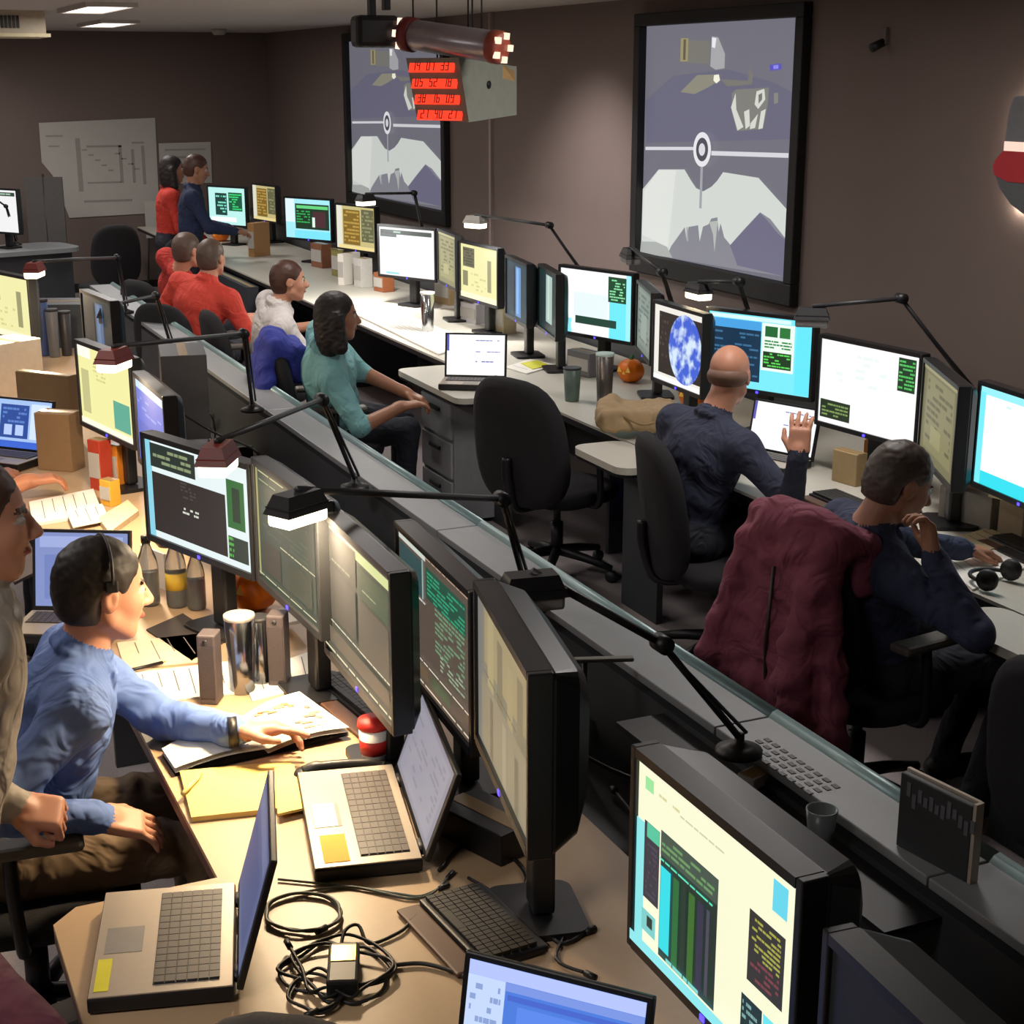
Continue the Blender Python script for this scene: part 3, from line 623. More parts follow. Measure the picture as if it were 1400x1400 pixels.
monitor('pale yellow monitor with a red hooded lamp, far left of near row', (100, 463), 176, 'yellowpale', w=.56, h=.35, group=GB)
monitor('angled monitor with blue window behind the near row lamp', (180, 507), 222, 'bluewin', w=.5, h=.33, group=GB)
monitor('pale yellow monitor with brown window at the left edge', (-30, 366), 37, 'yellow', w=.58, h=.36, group=GB)
monitor('dark angled monitor with a dim blue stripe left of the red shirts', (108, 395), 150, 'bluedark', w=.5, h=.34, group=GB, st=.4)
# farthest small white monitor at the left edge
monitor('small white monitor far back at the left edge', (-28, 256), 22, 'white', w=.5, h=.42, ztop=1.3, led=False, st=.9, zb=.74, group='monitors at the back left')

# ================================================================== LAPTOPS
def laptop(label, c, rz, lid_deg, content, w=.35, d=.26, bh=.032, lidh=None, st=1.0, z=ZD, base_m=ALU, extra=None):
    """c: middle of the hinge line on the table; local -y towards the user"""
    t = thing('laptop', label, 'laptop', (c[0], c[1], z), rz)
    lidh = lidh or d
    MB().box((-w / 2, -d, .004), (w / 2, 0, bh), BLK, bev=.004).build('base_shell', t)
    MB().box((-w / 2 + .002, -d + .002, bh), (w / 2 - .002, -.002, bh + .003), base_m, bev=.001).build('palm_rest', t)
    MB().box((-w * .43, -d * .56, bh + .003), (w * .43, -d * .1, bh + .004), DK).build('keyboard_well', t)
    m = MB(); kd = d * .46 / 6
    for r_ in range(6):
        n = 14; kw = w * .85 / n
        for k in range(n):
            x = -w * .425 + k * kw; y = -d * .555 + r_ * kd
            m.box((x + .001, y + .001, bh + .004), (x + kw - .001, y + kd - .001, bh + .0065), mat('laptop_key', '#4a4340', .5))
    kk = m.build('keys', t); kk['kind'] = 'stuff'
    MB().box((-w * .12, -d * .93, bh + .003), (w * .12, -d * .66, bh + .0037), mat('touchpad_grey', '#8a857f', .4)).build('touchpad', t)
    lid = bpy.data.objects.new('lid', None); bpy.data.objects.remove(lid)
    th = math.radians(lid_deg)
    T = TR((0, .004, bh * .8), rx=-th)
    L = MB().box((-w / 2, 0, 0), (w / 2, .012, lidh), BLK, T, bev=.003).build('lid', t)
    bg, items = CONT[content]; mm = screen_mesh(w * .93, lidh * .88, bg, items, st, -.001, seed=11)
    mm.v = [tuple(T @ Vector((x, y, z_ + lidh * .52))) for x, y, z_ in mm.v]
    mm.build('screen', L)
    MB().tube([(-w * .4, .005, bh * .8), (-w * .3, .005, bh * .8)], .008, DK, n=8).build('hinge', t)
    MB().tube([(w * .3, .005, bh * .8), (w * .4, .005, bh * .8)], .008, DK, n=8).build('hinge', t)
    if extra: extra(t, w, d, bh + .003)
    return t
def tape_sticker(t, w, d, z): MB().box((-w * .45, -d * .96, z), (-w * .17, -d * .86, z + .0012), mat('yellow_tape', '#d9d020', .6)).build('yellow_sticker', t)
def note_stickers(t, w, d, z):
    MB().box((-w * .45, -d * .9, z), (-w * .18, -d * .66, z + .0012), mat('orange_note', '#f2b022', .7)).build('orange_sticker', t)
    MB().box((.0, -d * .85, z), (w * .22, -d * .6, z + .0012), PAPER).build('white_sticker', t)
# silver laptop front left (hinge on its +x side)
a = P(312, 1345, .775); b = P(315, 1210, .775); hc = (a + b) / 2
laptop('silver laptop with yellow sticker, lower left, on the desk end', (hc.x + .01, hc.y), math.atan2(a.y - b.y, a.x - b.x) , 16, 'laptopdim', w=(a - b).length + .02, d=.25, lidh=.255, st=.45, extra=None if False else (lambda t, w, d, z: MB().box((w * .17, -d * .96, z), (w * .45, -d * .86, z + .0012), mat('yellow_tape', '#d9d020', .6)).build('yellow_sticker', t)))
a = P(570, 1168, .775); b = P(533, 1050, .775); hc = (a + b) / 2
laptop('beige laptop with orange sticker beside the yellow folder', (hc.x + .01, hc.y), math.atan2(a.y - b.y, a.x - b.x), 20, 'laptopgrey', w=(a - b).length + .04, d=.22, lidh=.2, st=.9, extra=lambda t, w, d, z: (MB().box((w * .2, -d * .9, z), (w * .46, -d * .66, z + .0012), mat('orange_note', '#f2b022', .7)).build('orange_sticker', t), MB().box((-w * .12, -d * .92, z), (w * .12, -d * .7, z + .0012), PAPER).build('white_sticker', t)))
# laptop at the bottom edge, seen over its lid from the user side
a = P(638, 1303, 1.0); b = P(897, 1368, 1.0)
dd = (b - a); rz = math.atan2(dd.y, dd.x); mid = (a + b) / 2
nv = Vector((dd.y, -dd.x, 0)).normalized()
laptop('laptop with bright blue window at the bottom edge', (mid.x + nv.x * .07, mid.y + nv.y * .07), rz, 14, 'laptopblue', w=dd.length, d=.25, lidh=.25)
# white laptop on the far desk return
a = P(607, 519, .775); b = P(690, 519, .775); dd = b - a; rz = math.atan2(dd.y, dd.x) - .12; mid = (a + b) / 2; nv = Vector((dd.y, -dd.x, 0)).normalized()
laptop('dark laptop with glowing white screen on the far desk return', (mid.x + .03, mid.y + .06), rz, 10, 'laptopwhite', w=.33, d=.2, lidh=.24)
# laptop before the bald man
a = P(1026, 618, .78); b = P(1117, 624, .78); dd = b - a; mid = (a + b) / 2
laptop('laptop with white screen in front of the bald man', (mid.x + .0, mid.y + .04), math.atan2(dd.y, dd.x) - .5, 12, 'laptopwhite', w=.34, d=.2, lidh=.22)
# blue figure laptop at the left edge
a = P(-10, 612, .775); b = P(62, 620, .775); dd = b - a; mid = (a + b) / 2
laptop('laptop with blue picture at the left edge of the near row', (mid.x, mid.y), math.atan2(dd.y, dd.x), 14, 'bluefig', w=.32, d=.2, lidh=.23)
# laptop behind the man in the blue shirt
a = P(72, 800, .86); b = P(190, 790, .86); dd = b - a; mid = (a + b) / 2
laptop('laptop with pale blue screen behind the blue shirted man\'s head', (mid.x - .05, mid.y + .0), math.radians(-28), 12, 'laptopdim', w=.3, d=.2, lidh=.25, st=1.1)

# ================================================================== DESK LAMPS
def lamp(label, base, elbow, head, lit=True, lcol=(1, .76, .48), energy=5.0, zb=None, hood=None, aim=None, glow=None, hang=None):
    base, elbow, head = Vector(base), Vector(elbow), Vector(head)
    t = thing('desk_lamp', label, 'desk lamp', base)
    LM = DGR
    e = elbow - base; hd = head - base
    MB().lathe([(0, 0), (.055, 0), (.055, .012), (.03, .02), (.012, .03), (.012, .05), (0, .05)], BLK, 20).build('lamp_base', t)
    MB().tube([(0, 0, .04), e], .009, BLK, n=8).tube([(.018, 0, .05), e + Vector((.014, 0, -.02))], .005, BLK, n=6).build('lower_arm', t)
    MB().lathe([(0, -.022), (.02, -.022), (.02, .022), (0, .022)], BLK, 14, TR(e, rx=math.pi / 2)).build('elbow_joint', t)
    MB().tube([e, hd + Vector((0, 0, .05))], .009, LM, n=8).build('upper_arm', t)
    dr = (hd - e); rz = math.atan2(dr.y, dr.x)
    T = TR(hd, rz=rz)
    HM = hood or DK
    m = MB(); prof = [(-.07, .05, .045), (.075, .055, .0)]
    # hood: flat trapezoid shade, open below
    vs = [(-.07, -.042, 0), (.07, -.042, 0), (.07, .042, 0), (-.07, .042, 0), (-.052, -.026, .045), (.052, -.026, .045), (.052, .026, .045), (-.052, .026, .045)]
    m.add(vs, [(4, 5, 6, 7), (0, 1, 5, 4), (1, 2, 6, 5), (2, 3, 7, 6), (3, 0, 4, 7)], HM, False, T)
    m.box((-.066, -.038, .016), (.066, .038, .018), HM, T)
    m.build('lamp_shade', t)
    MB().box((-.064, -.036, -.03), (.064, .036, .006), em(glow or '#fff2d0', 3.5) if lit else mat('unlit_lamp_tube', '#8a8a88', .3), T, bev=.008).build('lamp_tube', t)
    if lit and energy:
        l = area_light('lamp_light', base + hd + Vector((0, 0, -.034)), (0, 0, rz), .15, .07, energy, lcol)
    return t
REDH = mat('dark_red_lamp_hood', '#7d2416', .4)
ZL = .776
def lp(label, b, bz, e, ez, h, hz, **k):
    lamp(label, P(b[0], b[1], bz), P(e[0], e[1], ez), P(h[0], h[1], hz), **k)
lp('lit desk lamp with long arm above the dark green monitor', (722, 835), ZL, (686, 682), 1.2, (407, 698), 1.34, energy=17)
lp('unlit dark desk lamp above the grey ledge in the middle', (1010, 1030), ZL, (905, 880), 1.12, (727, 812), 1.26, lit=False, hood=BLK)
lp('lit desk lamp in front of the dark framed near monitor', (485, 668), ZL, (440, 546), 1.28, (298, 630), 1.37, hood=REDH, energy=8)
lp('lit red hooded desk lamp by the pale yellow monitor', (345, 562), ZL, (333, 456), 1.3, (156, 494), 1.38, hood=REDH, energy=14)
lp('lit red hooded desk lamp nearest the left edge', (172, 428), ZL, (160, 352), 1.25, (47, 371), 1.37, hood=REDH, energy=14)
lp('unlit desk lamp among the clutter left of the red shirt', (233, 478), ZL, (213, 404), 1.2, (150, 432), 1.2, lit=False)
lamp('desk lamp with white head beside the far wall conduit', (4.32, 8.2, .901), P(751, 308, 1.47), P(650, 305, 1.45), lit=True, energy=10, hood=LGR, lcol=(1, .95, .88))
lamp('unlit desk lamp arching over the white monitor near the right', (4.3, 4.75, .901), P(1232, 408, 1.47), P(1110, 436, 1.38), lit=False)
lamp('small lit desk lamp above the globe monitor', (4.3, 6.5, .901), P(1010, 385, 1.45), P(955, 400, 1.36), lit=True, energy=1.0, hood=DK)
lamp('lit desk lamp under the far projection screen', (4.32, 11.2, .901), P(566, 264, 1.5), P(500, 275, 1.47), lit=True, energy=18, lcol=(1, .95, .88))
lamp('unlit desk lamp at the foot of the large projection screen', (4.32, 7.35, .901), P(905, 372, 1.45), P(862, 352, 1.45), lit=False)
lamp('unlit desk lamp at the back left by the small white monitor', P(22, 335, .74), P(8, 282, 1.15), P(-30, 262, 1.3), lit=False)

# ================================================================== SOFT BODIES (signed distance field -> surface net)
def V(*a): return np.array(a, dtype=np.float64)
class Soft:
    def __init__(s): s.pr = []
    def cap(s, a, b, ra, rb, reg, k=.02, op=1, fold=0.0):
        a = np.array(a, float); b = np.array(b, float); R = max(ra, rb)
        def f(p):
            ab = b - a; L = max(ab @ ab, 1e-9); t = np.clip(((p - a) @ ab) / L, 0, 1)
            q = p - a - t[:, None] * ab
            return np.sqrt((q * q).sum(1)) - (ra + (rb - ra) * t)
        s.pr.append((f, np.minimum(a, b) - R, np.maximum(a, b) + R, reg, k, op, fold)); return s
    def ell(s, c, r, reg, R=None, k=.02, op=1, fold=0.0):
        c = np.array(c, float); r = np.array(r, float); R = np.eye(3) if R is None else R; m = r.max()
        def f(p):
            q = (p - c) @ R; k0 = np.sqrt(((q / r) ** 2).sum(1)); k1 = np.sqrt(((q / (r * r)) ** 2).sum(1))
            return k0 * (k0 - 1) / np.maximum(k1, 1e-6)
        s.pr.append((f, c - m, c + m, reg, k, op, fold)); return s
    def rbox(s, c, h, rad, reg, R=None, k=.02, op=1, fold=0.0):
        c = np.array(c, float); h = np.array(h, float); R = np.eye(3) if R is None else R; m = np.linalg.norm(h) + rad
        def f(p):
            q = np.abs((p - c) @ R) - h; return np.sqrt((np.maximum(q, 0) ** 2).sum(1)) + np.minimum(q.max(1), 0) - rad
        s.pr.append((f, c - m, c + m, reg, k, op, fold)); return s
    def mesh(s, name, h, mats, fold_seed=3, fold_len=.09, origin=(0, 0, 0), smooth=1):
        lo = np.min([p[1] for p in s.pr if p[5] > 0], 0) - .03; hi = np.max([p[2] for p in s.pr if p[5] > 0], 0) + .03
        n = np.ceil((hi - lo) / h).astype(int) + 1
        Fd = np.full(n, 1.0, np.float32)
        r = np.random.RandomState(fold_seed); dirs = r.normal(size=(7, 3)); dirs /= np.linalg.norm(dirs, axis=1)[:, None]
        fr = 2 * np.pi / (fold_len * r.uniform(.6, 1.5, 7)); ph = r.uniform(0, 6.28, 7)
        def folds(p): return sum(np.sin((p @ dirs[i]) * fr[i] + ph[i] + 1.3 * np.sin((p @ dirs[i - 1]) * fr[i - 1] * .6)) for i in range(7)) / 7
        for f, a, b, reg, k, op, fold in s.pr:
            i0 = np.maximum(np.floor((a - lo - k - 2 * h - .012) / h).astype(int), 0); i1 = np.minimum(np.ceil((b - lo + k + 2 * h + .012) / h).astype(int) + 1, n)
            if (i1 <= i0).any(): continue
            g = np.stack(np.meshgrid(*[lo[d] + h * np.arange(i0[d], i1[d]) for d in range(3)], indexing='ij'), -1).reshape(-1, 3)
            d = f(g)
            if fold: d = d + fold * folds(g)
            sl = tuple(slice(i0[d_], i1[d_]) for d_ in range(3)); A = Fd[sl]; B = d.reshape(A.shape).astype(np.float32)
            if op > 0:
                hh = np.maximum(k - np.abs(A - B), 0) / k; Fd[sl] = np.minimum(A, B) - hh * hh * k * .25
            else:
                B = -B; hh = np.maximum(k - np.abs(A - B), 0) / k; Fd[sl] = np.maximum(A, B) + hh * hh * k * .25
        S = Fd < 0
        cs = np.zeros(n - 1, np.int8)
        offs = [(i, j, k) for i in (0, 1) for j in (0, 1) for k in (0, 1)]
        for o in offs: cs += S[o[0]:n[0] - 1 + o[0], o[1]:n[1] - 1 + o[1], o[2]:n[2] - 1 + o[2]]
        mk = (cs > 0) & (cs < 8); idx = np.full(n - 1, -1, np.int64); cells = np.argwhere(mk); idx[mk] = np.arange(len(cells))
        val = np.stack([Fd[cells[:, 0] + o[0], cells[:, 1] + o[1], cells[:, 2] + o[2]] for o in offs], 1)
        acc = np.zeros((len(cells), 3)); cnt = np.zeros(len(cells)); oa = np.array(offs, float)
        for a in range(8):
            for b in range(a + 1, 8):
                if np.abs(oa[a] - oa[b]).sum() != 1: continue
                x = (val[:, a] < 0) != (val[:, b] < 0); t = val[x, a] / (val[x, a] - val[x, b])
                acc[x] += oa[a] + t[:, None] * (oa[b] - oa[a]); cnt[x] += 1
        vs = lo + h * (cells + acc / cnt[:, None])
        qs = []
        for ax in range(3):
            u, v = (ax + 1) % 3, (ax + 2) % 3
            sa = [slice(0, None)] * 3; sb = [slice(0, None)] * 3; sa[ax] = slice(0, -1); sb[ax] = slice(1, None)
            e = np.argwhere(S[tuple(sa)] != S[tuple(sb)])
            e = e[(e[:, u] > 0) & (e[:, v] > 0) & (e[:, u] < n[u] - 1) & (e[:, v] < n[v] - 1)]
            if not len(e): continue
            ins = S[e[:, 0], e[:, 1], e[:, 2]]
            def cell(du, dv):
                c = e.copy(); c[:, u] -= du; c[:, v] -= dv; return idx[c[:, 0], c[:, 1], c[:, 2]]
            q = np.stack([cell(1, 1), cell(0, 1), cell(0, 0), cell(1, 0)], 1); q[~ins] = q[~ins][:, ::-1]; qs.append(q)
        q = np.concatenate(qs)
        # region per vertex
        best = np.full(len(vs), 9.0); reg_i = np.zeros(len(vs), int); names = list(mats)
        for f, a, b, reg, k, op, fold in s.pr:
            if op < 0 or reg not in names: continue
            m_ = ((vs > a - .05) & (vs < b + .05)).all(1)
            if not m_.any(): continue
            d = f(vs[m_]) - (.009 if reg in ('shirt', 'pants') else 0.0); w_ = np.where(m_)[0]; up = d < best[w_]; best[w_[up]] = d[up]; reg_i[w_[up]] = names.index(reg)
        me = bpy.data.meshes.new(name)
        me.vertices.add(len(vs)); me.vertices.foreach_set('co', (vs - np.array(origin)).ravel())
        me.loops.add(len(q) * 4); me.loops.foreach_set('vertex_index', q.ravel().astype(np.int32))
        me.polygons.add(len(q)); me.polygons.foreach_set('loop_start', np.arange(0, 4 * len(q), 4, dtype=np.int32)); me.polygons.foreach_set('loop_total', np.full(len(q), 4, np.int32))
        mi = reg_i[q]; mi = np.where((mi == mi[:, [0]]).sum(1) >= 2, mi[:, 0], mi[:, 2])
        me.update(calc_edges=True)
        for k_ in names: me.materials.append(mats[k_])
        me.polygons.foreach_set('material_index', mi.astype(np.int32)); me.polygons.foreach_set('use_smooth', np.ones(len(q), bool))
        me.update(); me.validate()
        return me

def nrm(v): return v / max(np.linalg.norm(v), 1e-9)
def frame(x, z):
    x = nrm(x); y = nrm(np.cross(z, x)); z = np.cross(x, y); return np.stack([x, y, z], 1)
def ik(S, Wp, l1, l2, pole):
    d = Wp - S; L = min(np.linalg.norm(d), (l1 + l2) * .995); u = nrm(d); Wp = S + u * L
    a = (l1 * l1 - l2 * l2 + L * L) / (2 * L); hgt = math.sqrt(max(l1 * l1 - a * a, 0)); pv = pole - u * (pole @ u)
    return S + u * a + nrm(pv) * hgt, Wp
def hand(sf, W_, fdir, back, side, curl=.5, thumb=.5, sp=.12, reg='skin', point=False, sc=1.0):
    """wrist, finger direction, back-of-hand normal, thumb side vector"""
    f = nrm(fdir); n_ = nrm(back - f * (back @ f)); s_ = np.cross(n_, f); s_ = s_ if s_ @ side > 0 else -s_
    R = np.stack([f, s_, n_], 1); pc = W_ + f * .052 * sc
    sf.rbox(pc, (.036 * sc, .03 * sc, .004), .011, reg, R, k=.012)
    sf.cap(W_ - f * .02, W_ + f * .02, .027, .026, reg, k=.015)
    for i, (off, ln) in enumerate(((.032, .074), (.011, .083), (-.011, .077), (-.031, .062))):
        c_ = curl * (.35 if (point and i == 0) else 1.0)
        p = W_ + f * .092 * sc + s_ * off * sc; a = sp * (1.2 - i * .8); d = nrm(f + s_ * a); ang = 0
        for j, fr_ in enumerate((.45, .31, .24)):
            ang += c_ * (.8, 1.1, .8)[j]; dd = d * math.cos(ang) - n_ * math.sin(ang); q = p + dd * ln * fr_ * sc
            sf.cap(p, q, (.0098, .0088, .008)[j] * sc, (.0088, .008, .007)[j] * sc, reg, k=.003); p = q
    p = W_ + f * .03 * sc + s_ * .032 * sc; d = nrm(f * .75 + s_ * .75 - n_ * .25 * (1 + thumb))
    q = p + d * .042 * sc; sf.cap(p - f * .01, q, .0135 * sc, .0115 * sc, reg, k=.01)
    d2 = nrm(f + s_ * (.35 - .5 * thumb) - n_ * .45 * thumb); sf.cap(q, q + d2 * .034 * sc, .011 * sc, .0085 * sc, reg, k=.004)

SKIN = {'light': mat('skin_light', '#c98f74', .5, scale=40, var=.08), 'tan': mat('skin_tan', '#b87a5c', .5, scale=40, var=.08), 'dim': mat('skin_olive', '#a5745a', .5, scale=40, var=.08)}
EYE = mat('eye_dark', '#1d1512', .2); EYEW = mat('eye_white', '#b8aca2', .3); LIPM = mat('lip', '#99584c', .5)
def wrinkled(name, col, rough, sc):
    if name in _M: return _M[name]
    m = mat(name, col, rough, scale=sc, var=.12, bump=.8, bscale=9)
    for n_ in m.node_tree.nodes:
        if n_.type == 'TEX_NOISE' and abs(n_.inputs['Scale'].default_value - 9) < .01: n_.inputs['Distortion'].default_value = 1.3; n_.inputs['Detail'].default_value = 2.0
        if n_.type == 'BUMP': n_.inputs['Distance'].default_value = .03
    return m
def cloth(name, col, rough=.85, sc=28): return wrinkled(name, col, rough, sc)
SHOE = mat('dark_shoe', '#1a1716', .5)
def person(label, loc, face, pose, shirt, pants, skin='light', hair=None, hair_style='short', h=.009, group=None, collar=True, sleeves='long', fold=.004, extra=None, sleeve_mat=None):
    """loc: floor point below the hips, face: heading in radians. Pose in local metres, x forward, y left, z up."""
    g = dict(pelvis=V(0, 0, .53), neck=V(.03, 0, 1.02), head=V(.06, 0, 1.17), hyaw=0., hpitch=0., hroll=0.,
             wl=V(.35, .2, .78), wr=V(.35, -.2, .78), pl=V(-.3, .5, -.6), pr=V(-.3, -.5, -.6), kl=V(.46, .12, .5), kr=V(.46, -.12, .5), al=V(.44, .12, .09), ar=V(.44, -.12, .09),
             fl=None, fr=None, bl=V(0, 0, 1), br=V(0, 0, 1), curl=(.45, .45), point=(False, False), thumb=.5, shw=.175, bulk=1.0)
    g.update(pose)
    t = thing('person', label, 'person', (loc[0], loc[1], 0), face, group)
    sf = Soft(); bk = g['bulk']
    pel, nk, hd = g['pelvis'], g['neck'], g['head']
    up = nrm(nk - pel); Rt = frame(V(1, 0, 0) - up * up[0], up) if abs(up[0]) < .95 else np.eye(3)
    fx, fy = Rt[:, 0], Rt[:, 1]; L = np.linalg.norm(nk - pel)
    TS = 'shirt'
    sf.ell(pel + up * .0, (.115 * bk, .165 * bk, .115), 'pants', Rt, k=.04, fold=fold * .6)
    sf.ell(pel + up * L * .33 + fx * .01, (.115 * bk, .155 * bk, .15), TS, Rt, k=.05, fold=fold)
    sf.ell(pel + up * L * .66 + fx * .0, (.118 * bk, .17 * bk, .17), TS, Rt, k=.05, fold=fold)
    shl = nk - up * .075 + fy * g['shw']; shr = nk - up * .075 - fy * g['shw']
    sf.cap(shl, shr, .062, .062, TS, k=.06, fold=fold)
    sf.cap(nk - up * .03 + fy * .03, shl + up * .01, .05, .052, TS, k=.05); sf.cap(nk - up * .03 - fy * .03, shr + up * .01, .05, .052, TS, k=.05)
    # head
    cy, sy = math.cos(g['hyaw']), math.sin(g['hyaw']); cp, sp_ = math.cos(g['hpitch']), math.sin(g['hpitch']); cr, sr = math.cos(g['hroll']), math.sin(g['hroll'])
    Rh = np.array([[cy, -sy, 0], [sy, cy, 0], [0, 0, 1]]) @ np.array([[cp, 0, sp_], [0, 1, 0], [-sp_, 0, cp]]) @ np.array([[1, 0, 0], [0, cr, -sr], [0, sr, cr]])
    H = lambda x, y, z: hd + Rh @ V(x, y, z)
    sf.cap(nk - up * .0, H(-.02, 0, -.05), .06 * bk ** .5, .056, 'skin', k=.03)
    sf.ell(H(-.012, 0, .03), (.098, .076, .086), 'skin', Rh, k=.02); sf.ell(H(.022, 0, -.032), (.07, .061, .08), 'skin', Rh, k=.025)
    sf.cap(H(.055, -.012, -.098), H(.055, .012, -.098), .019, .019, 'skin', k=.03)
    for s_ in (-1, 1):
        sf.cap(H(0, .052 * s_, -.06), H(.05, .018 * s_, -.098), .02, .017, 'skin', k=.02)
        sf.ell(H(.05, .034 * s_, -.025), (.03, .022, .025), 'skin', Rh, k=.02)
        sf.ell(H(.095, .031 * s_, .002), (.014, .016, .011), 'skin', Rh, k=.012, op=-1)
        sf.ell(H(.077, .031 * s_, .002), (.012, .012, .008), 'eyewhite', Rh, k=.003); sf.ell(H(.085, .031 * s_, .002), (.006, .006, .006), 'eye', Rh, k=.002)
        sf.cap(H(.087, .014 * s_, .02), H(.077, .048 * s_, .022), .005, .0035, 'hair' if hair else 'skin', k=.006)
        sf.ell(H(-.008, .077 * s_, -.006), (.021, .009, .033), 'skin', Rh, k=.006); sf.ell(H(-.003, .086 * s_, -.004), (.01, .006, .018), 'skin', Rh, k=.004, op=-1)
    sf.cap(H(.088, 0, .005), H(.108, 0, -.032), .009, .0125, 'skin', k=.012); sf.ell(H(.098, .011, -.037), (.01, .008, .008), 'skin', Rh, k=.008); sf.ell(H(.098, -.011, -.037), (.01, .008, .008), 'skin', Rh, k=.008)
    sf.cap(H(.088, -.018, -.064), H(.088, .018, -.064), .0075, .0075, 'lip', k=.006)
    # arms
    for side, S, wk, pk, fk, bkk, ci in ((1, shl, 'wl', 'pl', 'fl', 'bl', 0), (-1, shr, 'wr', 'pr', 'fr', 'br', 1)):
        E_, Wp = ik(S, g[wk], .285, .255, g[pk]); fd = g[fk] if g[fk] is not None else Wp - E_
        ub = 'shirt'; sf.cap(S, E_, .06 * bk, .049, ub, k=.04, fold=fold)
        if sleeves == 'long': sf.cap(E_, E_ + (Wp - E_) * .93, .05, .037, 'shirt', k=.02, fold=fold * .8); sf.cap(E_ + (Wp - E_) * .86, E_ + (Wp - E_) * .92, .04, .04, 'shirt', k=.004)
        else:
            sf.cap(S + (E_ - S) * .6, E_, .046, .042, 'skin', k=.01); sf.cap(E_, Wp, .043, .028, 'skin', k=.02)
        hand(sf, Wp, nrm(fd), g[bkk], fy * -side if abs((fy) @ nrm(fd)) < .9 else fx, g['curl'][ci], g['thumb'], point=g['point'][ci])
    # legs
    for side, kk, ak in ((1, 'kl', 'al'), (-1, 'kr', 'ar')):
        hp = pel + fy * .095 * side - up * .02; K, A = g[kk], g[ak]
        sf.cap(hp, K, .088 * bk, .064, 'pants', k=.04, fold=fold); sf.cap(K, A, .062, .045, 'pants', k=.03, fold=fold)
        d = nrm(V(K[0] - hp[0], K[1] - hp[1], 0)) if abs(K[0] - hp[0]) > .1 else V(1, 0, 0)
        sf.cap(A + V(0, 0, -.045) - d * .03, A + V(0, 0, -.052) + d * .14, .042, .036, 'shoe', k=.02)
    if collar:
        for s_ in (-1, 1): sf.ell(nk + fx * .078 + fy * .04 * s_ - up * .03, (.012, .03, .03), 'shirt', Rt, k=.004)
        for i in range(12):
            a0, a1 = 2 * math.pi * i / 12, 2 * math.pi * (i + 1) / 12
            q0 = nk + up * (.005 + .012 * -math.cos(a0)) + fx * .068 * math.cos(a0) + fy * .068 * math.sin(a0); q1 = nk + up * (.005 + .012 * -math.cos(a1)) + fx * .068 * math.cos(a1) + fy * .068 * math.sin(a1)
            sf.cap(q0, q1, .015, .015, 'shirt', k=.006); sf.cap(q0 + up * .022 - (q0 - nk) * .1, q1 + up * .022 - (q1 - nk) * .1, .009, .009, 'shirt', k=.004)
    if extra: extra(sf, g, H, Rh, up, fx, fy)
    mats = {'skin': SKIN[skin], 'shirt': shirt, 'pants': pants, 'shoe': SHOE, 'eye': EYE, 'eyewhite': EYEW, 'lip': LIPM}
    if hair: mats['hair'] = hair
    if 'xmats' in g: mats.update(g['xmats'])
    me = sf.mesh('body', h, mats, fold_seed=len(label))
    o = bpy.data.objects.new('body', me); COL.objects.link(o); o.parent = t
    if hair:
        hs = Soft(); hh = max(.005, h * .8)
        if hair_style in ('short', 'receding', 'long', 'bun'):
            hs.ell(H(-.018, 0, .037), (.101, .082, .091), 'hair', Rh, k=.02, fold=.003)
            hs.ell(H(-.045, 0, -.015), (.072, .077, .085), 'hair', Rh, k=.03, fold=.003)
            if hair_style == 'long':
                hs.ell(H(-.055, 0, -.09), (.065, .1, .13), 'hair', Rh, k=.04, fold=.006)
                hs.cap(H(-.02, .085, .0), H(-.01, .095, -.14), .035, .04, 'hair', k=.03, fold=.006); hs.cap(H(-.02, -.085, .0), H(-.01, -.095, -.14), .035, .04, 'hair', k=.03, fold=.006)
            # cut the face and (for short hair) the ears and nape free
            hs.ell(H(.085, 0, -.06), (.078, .1, .118), 'hair', Rh, k=.015, op=-1)
            if hair_style != 'long':
                for s_ in (-1, 1): hs.ell(H(.0, .085 * s_, -.035), (.035, .03, .055), 'hair', Rh, k=.01, op=-1)
                hs.ell(H(-.02, 0, -.15), (.2, .2, .075), 'hair', Rh, k=.02, op=-1)
            if hair_style == 'receding': hs.ell(H(.075, 0, .1), (.075, .06, .06), 'hair', Rh, k=.02, op=-1)
        elif hair_style == 'fringe':
            hs.ell(H(-.03, 0, -.005), (.088, .082, .05), 'hair', Rh, k=.02); hs.ell(H(.07, 0, -.0), (.08, .1, .1), 'hair', Rh, k=.015, op=-1)
        hm = hs.mesh('hair', hh, {'hair': hair}, fold_seed=5, fold_len=.03)
        ho = bpy.data.objects.new('hair', hm); COL.objects.link(ho); ho.parent = t
    t['_g'] = 0; del t['_g']
    return t, g, H

# ------------------------------------------------------------------ chairs
def pad(m, w, hgt, th, mt, T, curve=.0, n=28, p=3.2, taper=0.0):
    """rounded cushion standing in the x,z plane, bulging along y"""
    rings = [(0.0, 1.0), (.55, 1.0), (.85, .92), (.97, .65), (1.0, .2)]
    vs = []; fs = []
    def pt(sc, a, yy):
        c, s = math.cos(a), math.sin(a); x = math.copysign(abs(c) ** (2 / p), c) * w / 2 * sc; z = math.copysign(abs(s) ** (2 / p), s) * hgt / 2 * sc
        x *= 1 - taper * (z / hgt + .5); return (x, yy - curve * (x / (w / 2)) ** 2 + 0.0, z)
    order = [(s, -th / 2 * b) for s, b in rings] + [(s, th / 2 * b) for s, b in rings[::-1]]
    for s, yy in order:
        for i in range(n): vs.append(pt(max(s, .001), 2 * math.pi * i / n, yy))
    for j in range(len(order) - 1):
        for i in range(n): fs.append((j * n + i, j * n + (i + 1) % n, (j + 1) * n + (i + 1) % n, (j + 1) * n + i))
    m.add(vs, fs, mt, True, T)
